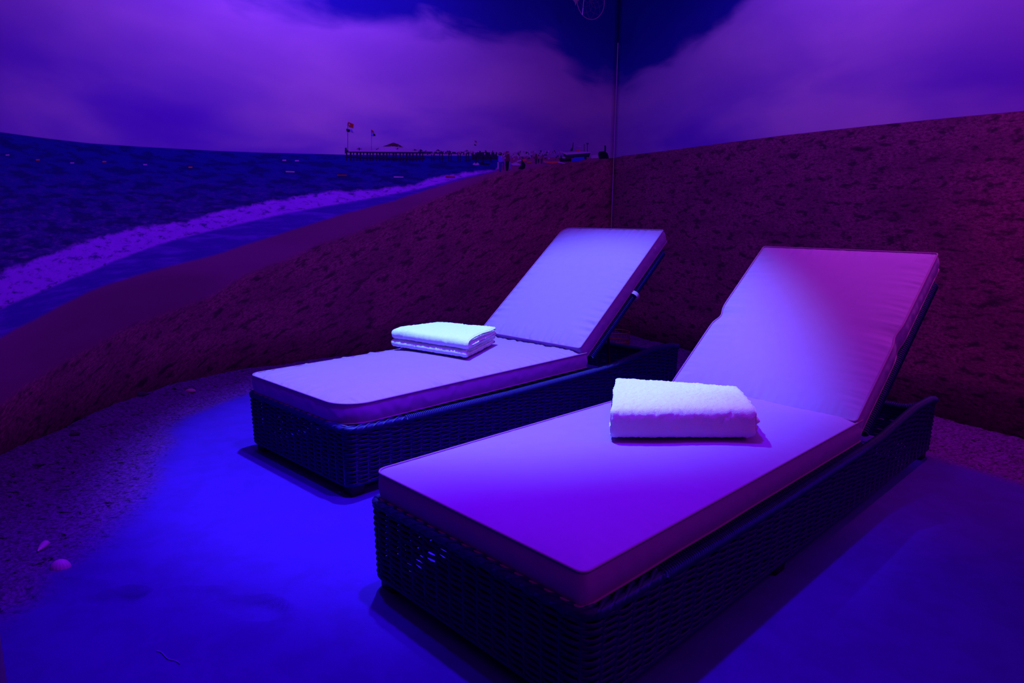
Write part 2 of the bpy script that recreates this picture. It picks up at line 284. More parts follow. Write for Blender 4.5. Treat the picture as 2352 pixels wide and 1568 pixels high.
    'dark': '''-0.615 1.488 -0.606 1.488 -0.605 1.474 -0.615 1.474|-1.511 1.421 -1.503 1.422 -1.503 1.415 -1.511 1.415|-1.416 1.413 -1.407 1.414 -1.407 1.408 -1.416 1.407|-1.048 1.448 -1.043 1.448 -1.043 1.439 -1.048 1.439|-0.803 1.473 -0.795 1.473 -0.795 1.462 -0.803 1.461|-0.866 1.459 -0.858 1.46 -0.858 1.453 -0.866 1.452|-0.626 1.48 -0.622 1.48 -0.621 1.467 -0.626 1.467|-0.676 1.456 -0.666 1.456 -0.666 1.45 -0.676 1.449|-1.706 1.423 -1.702 1.423 -1.702 1.409 -1.706 1.409|-1.436 1.43 -1.427 1.43 -1.427 1.419 -1.436 1.419|-1.105 1.44 -1.1 1.44 -1.1 1.426 -1.105 1.426|-1.681 1.41 -1.674 1.411 -1.674 1.4 -1.681 1.399|-1.281 1.444 -1.271 1.444 -1.271 1.434 -1.281 1.433|-1.233 1.45 -1.223 1.45 -1.223 1.435 -1.233 1.435|-0.991 1.441 -0.985 1.442 -0.985 1.433 -0.991 1.432|-1.19 1.435 -1.184 1.435 -1.184 1.422 -1.189 1.421|-1.281 1.436 -1.271 1.437 -1.271 1.427 -1.281 1.426|-1.646 1.405 -1.636 1.405 -1.636 1.394 -1.646 1.393|-1.577 1.422 -1.57 1.423 -1.57 1.417 -1.577 1.416|-1.454 1.416 -1.449 1.416 -1.449 1.409 -1.454 1.409|-0.685 1.473 -0.676 1.474 -0.676 1.459 -0.684 1.458|-1.677 1.411 -1.672 1.411 -1.673 1.399 -1.678 1.399|-0.928 1.465 -0.922 1.465 -0.922 1.451 -0.927 1.451|-1.173 1.451 -1.165 1.452 -1.165 1.44 -1.173 1.44|-1.413 1.43 -1.404 1.431 -1.404 1.423 -1.413 1.423|-1.698 1.401 -1.688 1.401 -1.688 1.393 -1.698 1.392|-1.036 1.442 -1.027 1.442 -1.027 1.435 -1.036 1.435|-0.745 1.479 -0.733 1.479 -0.732 1.465 -0.744 1.464|-1.054 1.45 -1.045 1.45 -1.044 1.435 -1.054 1.434|-0.944 1.446 -0.94 1.446 -0.94 1.433 -0.944 1.433|-1.29 1.431 -1.282 1.431 -1.282 1.422 -1.29 1.422|-1.592 1.424 -1.584 1.425 -1.584 1.411 -1.592 1.41|-1.064 1.442 -1.059 1.443 -1.059 1.434 -1.064 1.434|-0.875 1.462 -0.868 1.462 -0.868 1.447 -0.875 1.447|-0.753 1.46 -0.744 1.461 -0.744 1.452 -0.752 1.451|-1.355 1.43 -1.347 1.431 -1.347 1.42 -1.355 1.419|-1.407 1.425 -1.404 1.425 -1.404 1.419 -1.407 1.419|-1.142 1.444 -1.138 1.444 -1.138 1.432 -1.142 1.432|-1.239 1.445 -1.235 1.445 -1.235 1.435 -1.239 1.434|-1.055 1.438 -1.05 1.439 -1.05 1.428 -1.055 1.427|-1.545 1.428 -1.535 1.429 -1.535 1.416 -1.545 1.416|-0.608 1.479 -0.599 1.479 -0.599 1.465 -0.607 1.465|-0.878 1.457 -0.867 1.458 -0.866 1.447 -0.878 1.446|-0.852 1.455 -0.846 1.456 -0.846 1.441 -0.852 1.441|-1.286 1.429 -1.281 1.429 -1.281 1.415 -1.286 1.415|-1.245 1.437 -1.235 1.438 -1.235 1.43 -1.245 1.429|-1.123 1.433 -1.115 1.434 -1.115 1.426 -1.123 1.426|-1.714 1.417 -1.708 1.418 -1.709 1.405 -1.714 1.404|-0.598 1.44 -0.583 1.441 -0.583 1.431 -0.598 1.43|-0.705 1.452 -0.691 1.452 -0.69 1.443 -0.705 1.442|-0.723 1.444 -0.71 1.445 -0.71 1.436 -0.723 1.435|-0.55 1.451 -0.536 1.451 -0.536 1.442 -0.55 1.441|-0.947 1.437 -0.933 1.438 -0.932 1.428 -0.947 1.428|-1.067 1.408 -1.058 1.408 -1.058 1.399 -1.067 1.398|-0.533 1.438 -0.517 1.439 -0.517 1.429 -0.532 1.428|-0.955 1.42 -0.944 1.421 -0.944 1.412 -0.955 1.411|-0.768 1.421 -0.754 1.422 -0.753 1.412 -0.768 1.411|-1.058 1.409 -1.05 1.41 -1.05 1.401 -1.058 1.4|-0.804 1.426 -0.793 1.426 -0.793 1.417 -0.803 1.416|-0.952 1.426 -0.944 1.426 -0.944 1.417 -0.952 1.417|-0.913 1.422 -0.9 1.422 -0.9 1.413 -0.913 1.412|-0.849 1.421 -0.838 1.421 -0.838 1.412 -0.849 1.411|-0.551 1.439 -0.535 1.44 -0.535 1.43 -0.55 1.429|-0.816 1.438 -0.803 1.439 -0.802 1.429 -0.816 1.429|-0.833 1.437 -0.82 1.438 -0.82 1.428 -0.833 1.427|-0.832 1.433 -0.821 1.434 -0.82 1.424 -0.832 1.424|-0.688 1.453 -0.673 1.453 -0.673 1.444 -0.688 1.443|-0.775 1.425 -0.763 1.426 -0.763 1.416 -0.775 1.415|-0.906 1.417 -0.897 1.418 -0.897 1.408 -0.906 1.408|-0.702 1.426 -0.686 1.427 -0.686 1.417 -0.702 1.417|-0.602 1.428 -0.593 1.428 -0.593 1.419 -0.602 1.418|-0.862 1.418 -0.85 1.419 -0.85 1.409 -0.862 1.409|-0.546 1.435 -0.532 1.436 -0.531 1.426 -0.545 1.425|-1.087 1.42 -1.077 1.421 -1.077 1.412 -1.087 1.411|-0.947 1.436 -0.938 1.436 -0.938 1.427 -0.947 1.426|-0.585 1.451 -0.568 1.452 -0.568 1.442 -0.584 1.441|-2.279 1.386 -1.7 1.413 -1.13 1.441 -1.13 1.43 -1.7 1.4 -2.279 1.373|-2.275 1.375 -2.266 1.376 -2.268 1.322 -2.277 1.322|-2.249 1.377 -2.237 1.378 -2.239 1.323 -2.251 1.323|-2.228 1.378 -2.22 1.379 -2.221 1.324 -2.23 1.324|-2.206 1.38 -2.193 1.38 -2.195 1.325 -2.207 1.325|-2.183 1.381 -2.171 1.382 -2.173 1.326 -2.185 1.326|-2.16 1.382 -2.151 1.383 -2.153 1.327 -2.162 1.327|-2.136 1.384 -2.123 1.385 -2.125 1.328 -2.138 1.328|-2.115 1.385 -2.106 1.386 -2.107 1.329 -2.116 1.329|-2.094 1.386 -2.085 1.387 -2.087 1.33 -2.096 1.329|-2.068 1.388 -2.059 1.389 -2.061 1.331 -2.07 1.331|-2.049 1.389 -2.036 1.39 -2.038 1.332 -2.051 1.331|-2.023 1.391 -2.01 1.392 -2.012 1.333 -2.025 1.333|-1.997 1.392 -1.988 1.393 -1.989 1.334 -1.999 1.334|-1.978 1.394 -1.971 1.394 -1.973 1.335 -1.979 1.335|-1.951 1.395 -1.938 1.396 -1.939 1.337 -1.953 1.336|-1.931 1.396 -1.921 1.397 -1.923 1.337 -1.932 1.337|-1.901 1.398 -1.892 1.399 -1.893 1.338 -1.903 1.338|-1.878 1.4 -1.868 1.4 -1.87 1.339 -1.879 1.339|-1.855 1.401 -1.842 1.402 -1.843 1.341 -1.856 1.34|-1.834 1.402 -1.82 1.403 -1.822 1.342 -1.835 1.341|-1.808 1.404 -1.798 1.404 -1.799 1.342 -1.809 1.342|-1.78 1.405 -1.771 1.406 -1.772 1.344 -1.781 1.343|-1.756 1.407 -1.747 1.407 -1.748 1.345 -1.758 1.344|-1.734 1.408 -1.726 1.408 -1.727 1.345 -1.735 1.345|-2.277 1.348 -1.713 1.372 -1.714 1.36 -2.278 1.34|-1.667 1.403 -1.659 1.404 -1.66 1.349 -1.667 1.348|-1.65 1.404 -1.643 1.405 -1.643 1.349 -1.651 1.349|-1.603 1.407 -1.596 1.407 -1.596 1.352 -1.604 1.351|-1.583 1.408 -1.575 1.409 -1.576 1.353 -1.583 1.352|-1.532 1.411 -1.524 1.412 -1.524 1.356 -1.532 1.355|-1.514 1.412 -1.507 1.413 -1.507 1.356 -1.515 1.356|-1.459 1.415 -1.451 1.416 -1.451 1.359 -1.459 1.359|-1.441 1.416 -1.434 1.417 -1.434 1.36 -1.442 1.36|-1.392 1.419 -1.384 1.42 -1.384 1.363 -1.392 1.362|-1.374 1.42 -1.366 1.421 -1.367 1.364 -1.374 1.363|-1.346 1.422 -1.13 1.434 -1.129 1.391 -1.346 1.38|-1.313 1.4 -1.303 1.4 -1.303 1.361 -1.313 1.36|-1.255 1.403 -1.244 1.404 -1.244 1.364 -1.255 1.363|-1.189 1.407 -1.178 1.407 -1.178 1.367 -1.189 1.367|-2.203 1.397 -2.184 1.409 -2.167 1.4|-2.188 1.403 -2.18 1.403 -2.181 1.381 -2.188 1.381|-2.074 1.403 -2.055 1.415 -2.037 1.405|-2.058 1.408 -2.051 1.408 -2.051 1.386 -2.059 1.386|-1.934 1.412 -1.915 1.424 -1.896 1.414|-1.918 1.417 -1.91 1.417 -1.911 1.395 -1.919 1.394|-1.807 1.414 -1.788 1.426 -1.768 1.416|-1.791 1.419 -1.783 1.419 -1.783 1.397 -1.791 1.396|-1.765 1.413 -1.745 1.426 -1.726 1.416|-1.749 1.419 -1.741 1.419 -1.741 1.396 -1.749 1.396|-1.633 1.421 -1.613 1.434 -1.593 1.424|-1.616 1.427 -1.608 1.427 -1.608 1.404 -1.617 1.403|-1.545 1.418 -1.524 1.431 -1.504 1.42|-1.528 1.423 -1.519 1.424 -1.52 1.4 -1.528 1.4|-1.406 1.432 -1.385 1.445 -1.364 1.434|-1.388 1.437 -1.38 1.438 -1.38 1.414 -1.389 1.413|-1.252 1.432 -1.23 1.445 -1.208 1.435|-1.234 1.438 -1.224 1.438 -1.224 1.414 -1.233 1.413|-0.969 1.442 -0.946 1.456 -0.922 1.445|-0.95 1.448 -0.94 1.449 -0.94 1.424 -0.95 1.423|-2.283 1.367 -2.281 1.399 -2.272 1.405 -2.267 1.392 -2.271 1.368|-2.258 1.556 -2.255 1.556 -2.261 1.384 -2.264 1.384|-2.098 1.526 -2.096 1.526 -2.1 1.394 -2.102 1.394|-0.437 1.514 -0.43 1.558 -0.424 1.558 -0.429 1.512|-0.32 1.552 -0.315 1.552 -0.313 1.495 -0.318 1.495|-0.287 1.56 -0.281 1.561 -0.279 1.497 -0.285 1.497|-0.294 1.563 -0.272 1.565 -0.271 1.555 -0.294 1.553|-0.107 1.555 -0.089 1.556 -0.087 1.509 -0.105 1.508|-0.793 1.414 -0.772 1.415 -0.776 1.379 -0.782 1.375 -0.789 1.377|-0.767 1.417 -0.749 1.418 -0.753 1.389 -0.757 1.386 -0.764 1.387|-0.739 1.417 -0.72 1.418 -0.724 1.384 -0.729 1.381 -0.735 1.382''',
    'rose': '''-1.406 1.421 -1.397 1.421 -1.397 1.408 -1.406 1.407|-1.458 1.426 -1.454 1.426 -1.454 1.416 -1.458 1.416|-0.977 1.446 -0.969 1.447 -0.968 1.436 -0.977 1.435|-0.98 1.453 -0.974 1.453 -0.974 1.438 -0.98 1.438|-0.94 1.46 -0.932 1.46 -0.932 1.445 -0.939 1.445|-1.441 1.431 -1.432 1.431 -1.432 1.418 -1.441 1.417|-1.091 1.435 -1.081 1.436 -1.081 1.43 -1.091 1.429|-1.341 1.439 -1.331 1.44 -1.331 1.43 -1.341 1.43|-0.816 1.47 -0.81 1.47 -0.809 1.456 -0.815 1.455|-0.618 1.47 -0.606 1.471 -0.606 1.46 -0.617 1.46|-1.71 1.416 -1.703 1.416 -1.704 1.404 -1.711 1.403|-1.045 1.451 -1.037 1.452 -1.037 1.438 -1.045 1.437|-1.035 1.456 -1.024 1.457 -1.024 1.443 -1.035 1.443|-1.084 1.438 -1.077 1.438 -1.077 1.427 -1.084 1.426|-0.79 1.455 -0.785 1.456 -0.785 1.443 -0.79 1.443|-0.94 1.448 -0.934 1.449 -0.934 1.436 -0.939 1.436|-1.383 1.438 -1.377 1.438 -1.377 1.424 -1.383 1.424|-1.061 1.455 -1.05 1.456 -1.05 1.443 -1.061 1.442|-0.932 1.447 -0.924 1.448 -0.924 1.44 -0.932 1.439|-0.902 1.463 -0.891 1.463 -0.891 1.454 -0.902 1.453|-1.534 1.42 -1.529 1.421 -1.529 1.409 -1.534 1.409|-0.656 1.477 -0.646 1.478 -0.646 1.465 -0.656 1.465|-0.66 1.46 -0.648 1.46 -0.648 1.451 -0.659 1.45|-1.168 1.448 -1.162 1.449 -1.162 1.441 -1.168 1.441|-1.573 1.425 -1.564 1.425 -1.564 1.417 -1.573 1.417|-1.047 1.441 -1.043 1.441 -1.043 1.433 -1.047 1.433|-1.711 1.421 -1.706 1.421 -1.706 1.409 -1.711 1.409|-1.452 1.427 -1.447 1.427 -1.447 1.412 -1.452 1.412|-1.062 1.45 -1.054 1.451 -1.053 1.436 -1.062 1.435|-1.079 1.447 -1.068 1.448 -1.068 1.437 -1.079 1.436|-1.62 1.425 -1.615 1.425 -1.616 1.413 -1.62 1.413|-0.566 1.474 -0.556 1.475 -0.555 1.459 -0.565 1.458|-0.831 1.467 -0.823 1.467 -0.822 1.457 -0.831 1.456|-1.357 1.44 -1.349 1.44 -1.349 1.428 -1.357 1.427|-0.81 1.451 -0.798 1.451 -0.798 1.442 -0.81 1.441|-1.006 1.429 -0.994 1.43 -0.994 1.421 -1.006 1.42|-0.947 1.426 -0.933 1.427 -0.933 1.417 -0.946 1.417|-0.882 1.421 -0.873 1.421 -0.872 1.412 -0.881 1.411|-0.887 1.424 -0.872 1.425 -0.872 1.416 -0.887 1.415|-0.682 1.45 -0.666 1.451 -0.666 1.441 -0.682 1.441|-1.026 1.429 -1.014 1.429 -1.014 1.42 -1.026 1.419|-0.605 1.433 -0.596 1.434 -0.596 1.424 -0.605 1.424|-0.867 1.424 -0.854 1.425 -0.853 1.416 -0.867 1.415|-0.745 1.427 -0.73 1.428 -0.73 1.418 -0.745 1.418|-0.813 1.439 -0.802 1.439 -0.802 1.43 -0.813 1.429|-0.74 1.446 -0.726 1.446 -0.726 1.437 -0.74 1.436|-0.818 1.445 -0.805 1.446 -0.805 1.436 -0.818 1.436|-0.886 1.425 -0.877 1.425 -0.877 1.416 -0.886 1.415|-0.732 1.435 -0.723 1.435 -0.723 1.426 -0.732 1.425|-0.677 1.434 -0.661 1.435 -0.661 1.425 -0.677 1.424|-0.901 1.423 -0.89 1.424 -0.89 1.415 -0.901 1.414|-1.086 1.417 -1.068 1.42 -1.065 1.385 -1.068 1.379 -1.085 1.378 -1.088 1.388|-0.768 1.436 -0.749 1.438 -0.746 1.42 -0.75 1.417 -0.767 1.416 -0.77 1.42''',
    'roof': '''-2.024 1.425 -1.945 1.456 -1.911 1.448 -1.871 1.431 -1.943 1.433''',
    'red': '''-2.255 1.562 -2.218 1.551 -2.222 1.528 -2.253 1.535|-2.099 1.528 -2.088 1.522 -2.077 1.51 -2.098 1.512|-1.321 1.512 -1.304 1.507 -1.306 1.499 -1.319 1.502|-2.339 1.233 -2.276 1.235 -2.276 1.227 -2.34 1.225|-1.557 1.255 -1.481 1.256 -1.481 1.247 -1.557 1.246''',
    'black': '''-2.268 1.52 -2.242 1.516 -2.246 1.499 -2.266 1.503|-2.086 1.505 -2.071 1.5 -2.071 1.488 -2.086 1.49|-1.326 1.488 -1.313 1.484 -1.304 1.482 -1.31 1.477 -1.322 1.479|-1.284 1.359 -1.255 1.366 -1.241 1.361 -1.189 1.358 -1.196 1.351 -1.27 1.347|-0.567 1.428 -0.443 1.438 -0.443 1.412 -0.55 1.406|-0.321 1.461 -0.29 1.463 -0.289 1.436 -0.316 1.435|-0.169 1.49 -0.16 1.504 -0.105 1.511 -0.072 1.499 -0.057 1.469 -0.056 1.456 -0.158 1.447|-1.059 1.386 -1.024 1.387 -1.032 1.319 -1.041 1.312 -1.053 1.316|-0.922 1.399 -0.906 1.403 -0.894 1.385 -0.878 1.367 -0.881 1.341 -0.905 1.331 -0.944 1.332 -0.937 1.345 -0.917 1.358''',
    'sky': '''-2.242 1.517 -2.231 1.517 -2.22 1.499 -2.241 1.506|-2.102 1.506 -2.086 1.505 -2.086 1.49 -2.098 1.493|-1.12 1.42 -1.087 1.425 -1.082 1.382 -1.088 1.375 -1.119 1.373 -1.124 1.385|-1.027 1.378 -1.015 1.379 -1.014 1.329 -1.026 1.328''',
    'blue': '''-0.984 1.368 -0.921 1.368 -0.937 1.354 -0.98 1.355|-0.721 1.381 -0.696 1.402 -0.667 1.384|-0.439 1.428 -0.413 1.446 -0.317 1.455 -0.307 1.435 -0.39 1.414 -0.438 1.412''',
    'orange': '''-0.91 1.403 -0.879 1.41 -0.866 1.393 -0.902 1.388|-0.717 1.404 -0.655 1.401 -0.567 1.408 -0.545 1.4 -0.629 1.386 -0.708 1.391|-0.402 1.497 -0.389 1.507 -0.358 1.506 -0.358 1.493|-4.195 1.192 -4.172 1.194 -4.173 1.189 -4.196 1.187|-3.792 1.217 -3.769 1.219 -3.77 1.213 -3.793 1.211|-3.264 1.229 -3.24 1.231 -3.241 1.224 -3.265 1.222''',
    'yellow': '''-0.866 1.39 -0.818 1.395 -0.83 1.382 -0.87 1.377''',
    'hull': '''-0.526 1.456 -0.505 1.471 -0.402 1.487 -0.269 1.495 -0.251 1.489 -0.263 1.455 -0.409 1.44 -0.495 1.438|-0.458 1.493 -0.446 1.514 -0.429 1.518 -0.432 1.492''',
    'hair': '''-1.115 1.442 -1.103 1.445 -1.091 1.442 -1.09 1.423 -1.114 1.421|-1.055 1.451 -1.043 1.455 -1.029 1.452 -1.028 1.433 -1.054 1.43|-1.083 1.435 -1.077 1.438 -1.07 1.434 -1.069 1.419 -1.082 1.417|-0.791 1.449 -0.783 1.451 -0.775 1.45 -0.774 1.44 -0.79 1.438|-0.766 1.445 -0.759 1.446 -0.751 1.445 -0.751 1.437 -0.765 1.436|-0.737 1.449 -0.73 1.451 -0.723 1.45 -0.722 1.44 -0.736 1.439''',
    'navy': '''-1.119 1.376 -1.087 1.378 -1.094 1.31 -1.102 1.303 -1.113 1.307|-1.085 1.381 -1.068 1.382 -1.071 1.326 -1.076 1.32 -1.081 1.323''',
    'maroon': '''-1.061 1.43 -1.024 1.435 -1.019 1.392 -1.026 1.384 -1.059 1.383 -1.065 1.394|-0.794 1.438 -0.772 1.441 -0.768 1.418 -0.772 1.414 -0.793 1.413 -0.797 1.419|-0.74 1.439 -0.72 1.441 -0.717 1.42 -0.721 1.416 -0.739 1.415 -0.742 1.421''',
}

# ------------------------------------------------------------------ room plan
LEFT = [(.82, 5.71), (0, 5.1677), (-.8, 4.6387), (-1.30, 4.29), (-1.52, 4.11), (-1.68, 3.92), (-1.80, 3.70), (-1.88, 3.50),
        (-1.94, 3.25), (-1.97, 2.95), (-1.98, 2.65), (-1.965, 2.35), (-1.94, 2.0), (-1.90, 1.55), (-1.86, 1.15)]
RIGHT = [(.82, 5.71), (1.25, 4.81), (1.68, 3.91), (2.11, 3.01), (2.54, 2.11), (2.97, 1.21), (3.45, 0.2)]
WALL_H = 3.12


def chain(P):
    s = 0; o = [(0.0, P[0])]
    for a, b in zip(P, P[1:]):
        s += math.hypot(b[0] - a[0], b[1] - a[1]); o.append((s, b))
    return o


def resample(P, step):
    c = chain(P); total = c[-1][0]; n = max(2, int(total / step) + 1)
    S = np.linspace(0, total, n)
    X = np.interp(S, [q[0] for q in c], [q[1][0] for q in c]); Y = np.interp(S, [q[0] for q in c], [q[1][1] for q in c])
    return S, X, Y


HOR = [(-4.9, 1.27), (-4.367, 1.279), (-4.133, 1.283), (-3.876, 1.29), (-3.34, 1.317), (-2.808, 1.339), (-2.26, 1.36), (-1.137, 1.416), (-0.538, 1.439), (-0.084, 1.455), (0.0, 1.462), (0.124, 1.47), (0.523, 1.466), (1.009, 1.466), (1.769, 1.465), (2.338, 1.456), (2.778, 1.445), (3.052, 1.436), (5, 1.40)]
END = [(-0.98, 1.44), (-0.5, 1.48), (0.1, 1.52), (5, 1.52)]
FTOP = [(-4.9, 0.66), (-4.46, 0.742), (-4.331, 0.768), (-4.055, 0.83), (-3.91, 0.86), (-3.561, 0.907), (-3.319, 0.933), (-2.835, 1.043), (-2.429, 1.121), (-2.268, 1.131), (-2.056, 1.154), (-1.801, 1.191), (-1.635, 1.244), (-1.428, 1.28), (-1.136, 1.323)] + END
FBOT = [(-4.9, 0.5), (-4.484, 0.609), (-4.077, 0.683), (-3.878, 0.723), (-3.523, 0.808), (-3.378, 0.84), (-3.034, 0.907), (-2.651, 0.991), (-2.27, 1.062), (-2.026, 1.107), (-1.769, 1.16), (-1.636, 1.194), (-1.428, 1.249), (-1.136, 1.314)] + END
WET = [(-4.9, 0.4), (-4.504, 0.499), (-4.237, 0.556), (-3.945, 0.623), (-3.638, 0.669), (-3.142, 0.744), (-2.753, 0.852), (-2.272, 0.996), (-1.964, 1.074), (-1.703, 1.157), (-1.428, 1.237), (-1.136, 1.308)] + END
ROUGH = [(-4.9, .18), (-4.551, 0.244), (-4.291, 0.304), (-4.031, 0.356), (-3.82, 0.392), (-3.666, 0.429), (-3.382, 0.473), (-3.161, 0.518), (-2.959, 0.621), (-2.666, 0.709), (-2.462, 0.8), (-2.278, 0.848), (-1.967, 0.965), (-1.637, 1.102), (-1.357, 1.201), (-1.136, 1.286), (-0.5, 1.40), (-0.04, 1.455), (0.02, 1.75), (5, 1.75)]
CLOUD = [(-4.9, 3.1), (-3.6, 2.6), (-2.912, 2.156), (-2.341, 2.174), (-1.72, 2.219), (-0.919, 2.241), (-0.643, 2.225), (-0.475, 2.123), (-0.343, 2.049), (-0.111, 2.037), (0.261, 2.022), (0.578, 2.075), (0.949, 2.145), (1.411, 2.299), (2.0, 2.6), (2.6, 3.0), (5, 3.1)]


def mural_mat():
    t = NT('beach_mural')
    uv = t.n('ShaderNodeUVMap', uv_map='wall_metres').outputs[0]
    sep = t.n('ShaderNodeSeparateXYZ'); t.put(sep.inputs[0], uv)
    s, z = sep.outputs[0], sep.outputs[1]
    S0, S1, ZR = -5.0, 5.0, 3.2
    u = t.math('DIVIDE', t.math('SUBTRACT', s, S0), S1 - S0)

    def curve(pts):
        nd = t.n('ShaderNodeFloatCurve'); cm = nd.mapping; cv = cm.curves[0]
        P = [((a - S0) / (S1 - S0), b / ZR) for a, b in pts]
        cv.points[0].location = P[0]; cv.points[1].location = P[-1]
        for q in P[1:-1]: cv.points.new(*q)
        for q in cv.points: q.handle_type = 'VECTOR'
        cm.update(); t.put(nd.inputs['Value'], u)
        return t.math('MULTIPLY', nd.outputs[0], ZR)

    def below(c, w, wob=None, amp=0.0):
        d = t.math('SUBTRACT', c, z)
        if wob is not None: d = t.math('ADD', d, t.math('MULTIPLY', t.math('SUBTRACT', wob, 0.5), amp))
        return t.ramp(d, -w, w)
    big = t.noise(t.stretch(uv, 0.55, 1.6), 1.3, 4, 0.45, 0.3)
    wisp = t.noise(t.stretch(uv, 0.8, 2.2), 2.6, 5, 0.5, 0.4)
    # sky
    deep = (0.003, 0.005, 0.20)
    haze = t.mix(t.ramp(z, 1.45, 1.95), (0.16, 0.03, 0.50), (0.42, 0.25, 0.50))
    haze = t.mix(t.ramp(big, 0.36, 0.74), haze, (0.62, 0.42, 0.55))
    # sky print turns darker and greyer around the corner
    cor = t.math('ABSOLUTE', t.math('ADD', s, 0.35))
    haze = t.mix(t.math('MULTIPLY', t.ramp(cor, 1.5, 0.0), 0.55), haze, (0.16, 0.05, 0.27))
    cl = below(curve(CLOUD), 0.10, wisp, 0.34)
    cl2 = below(curve(CLOUD), 0.5, wisp, 0.3)
    deep2 = t.mix(cl2, deep, (0.03, 0.02, 0.36))
    sky = t.mix(cl, deep2, haze)
    # sea
    hor = curve(HOR)
    chop = t.noise(t.stretch(uv, 1.0, 3.6), 20, 6, 0.75, 0.3)
    swell = t.noise(t.stretch(uv, 0.8, 4.0), 9, 4, 0.6, 0.2)
    near = t.ramp(t.math('SUBTRACT', hor, z), 0.02, 0.6)
    sea = t.mix(near, (0.004, 0.002, 0.26), (0.05, 0.006, 0.24))
    sea = t.mix(t.math('MULTIPLY', t.ramp(chop, 0.46, 0.66), t.math('MULTIPLY', near, 0.9, True)), sea, (0.22, 0.02, 0.42))
    sea = t.mix(t.math('MULTIPLY', t.ramp(swell, 0.55, 0.40), 0.7), sea, (0.002, 0.001, 0.09))
    # breaker
    ft, fb, wt, rg = curve(FTOP), curve(FBOT), curve(WET), curve(ROUGH)
    lace = t.noise(t.stretch(uv, 1.0, 3.0), 14, 7, 0.75, 0.3)
    lump = t.noise(t.stretch(uv, 1.0, 1.5), 7, 5, 0.7, 0.3)
    foam = t.mix(t.ramp(lace, 0.34, 0.50), (0.03, 0.004, 0.24), t.mix(lump, (0.32, 0.03, 0.75), (0.62, 0.08, 1.0)))
    water = t.mix(t.ramp(t.noise(t.stretch(uv, 0.6, 5.0), 6, 4, 0.6), 0.45, 0.7), (0.06, 0.004, 0.40), (0.16, 0.012, 0.62))
    damp = t.mix(t.ramp(big, 0.35, 0.65), (0.20, 0.02, 0.14), (0.26, 0.03, 0.20))
    # dry trampled sand
    # wind and foot marks run uphill to the right on the left sheet, level on the right one
    slope = t.math('MULTIPLY', t.math('MINIMUM', s, 0.0), 0.40)
    cmb = t.n('ShaderNodeCombineXYZ'); t.put(cmb.inputs[0], s); t.put(cmb.inputs[1], t.math('SUBTRACT', z, slope))
    suv = cmb.outputs[0]
    grit = t.noise(t.stretch(suv, 1.0, 2.4), 44, 8, 0.85, 0.2)
    foot = t.noise(t.stretch(suv, 1.0, 2.6), 11, 4, 0.55, 0.3)
    fleck = t.noise(t.stretch(suv, 1.0, 2.4), 26, 4, 0.7, 0.2)
    soft = t.noise(t.stretch(suv, 0.8, 1.8), 3.5, 3, 0.5, 0.4)
    dry = t.mix(t.ramp(grit, 0.38, 0.64), (0.12, 0.010, 0.06), (0.44, 0.08, 0.20))
    dry = t.mix(t.math('MULTIPLY', t.ramp(soft, 0.42, 0.62), 0.45), dry, (0.14, 0.014, 0.08))
    dry = t.mix(t.math('MULTIPLY', t.ramp(foot, 0.52, 0.66), 0.8), dry, (0.03, 0.003, 0.03))
    dry = t.mix(t.math('MULTIPLY', t.ramp(fleck, 0.54, 0.67), 0.75), dry, (0.03, 0.003, 0.04))
    col = t.mix(below(hor, 0.002), sky, sea)
    gnd = below(hor, 0.002)
    col = t.mix(t.math('MULTIPLY', below(ft, 0.012, lump, 0.07), gnd), col, foam)
    col = t.mix(t.math('MULTIPLY', below(fb, 0.008, lace, 0.03), gnd), col, water)
    col = t.mix(t.math('MULTIPLY', below(wt, 0.010, lump, 0.015), gnd), col, damp)
    hs = t.math('MULTIPLY', below(hor, 0.002), t.ramp(s, -1.02, -0.98))
    col = t.mix(hs, col, damp)
    col = t.mix(t.math('MULTIPLY', below(rg, 0.02, grit, 0.12), below(hor, 0.002)), col, dry)
    return t.out(col, 0.75, 0.18)


M['mural'] = mural_mat()


def wall(name, P, sign):
    S, X, Y = resample(P, 0.05)
    Z = np.linspace(-0.02, WALL_H, 12)
    G = np.array([[(x, y, z) for z in Z] for x, y in zip(X, Y)])
    b = MB(); b.grid(G, flip=(sign < 0))
    o = b.build(name, M['mural'])
    uv = o.data.uv_layers.new(name='wall_metres')
    nz = len(Z)
    for lp in o.data.loops:
        i, j = divmod(lp.vertex_index, nz)
        uv.data[lp.index].uv = (sign * S[i], Z[j])
    f0 = o.data.polygons[len(o.data.polygons) // 2]
    if (Vector((0.2, 2.5, f0.center.z)) - f0.center).dot(f0.normal) < 0: o.data.flip_normals()
    md = o.modifiers.new('thickness', 'SOLIDIFY'); md.thickness = 0.08; md.offset = -1
    tag(o, kind='structure')
    return o


# left wall is flipped so both inner faces look into the room
wl = wall('wall_left', LEFT, -1)
wr = wall('wall_right', RIGHT, 1)
tag(wl, 'curved wall printed with a sea and beach mural')
tag(wr, 'straight wall printed with a trampled sand slope under cloudy sky')

COL = {'dark': (0.012, 0.002, 0.05), 'black': (0.006, 0.001, 0.02), 'pale': (0.42, 0.16, 0.55), 'rose': (0.30, 0.05, 0.22),
       'roof': (0.06, 0.006, 0.03), 'red': (0.32, 0.01, 0.02), 'sky': (0.14, 0.07, 0.65), 'blue': (0.03, 0.03, 0.6),
       'orange': (0.6, 0.08, 0.08), 'yellow': (0.35, 0.20, 0.05), 'hull': (0.02, 0.003, 0.05), 'hair': (0.03, 0.004, 0.02),
       'maroon': (0.10, 0.006, 0.06), 'navy': (0.03, 0.008, 0.22)}


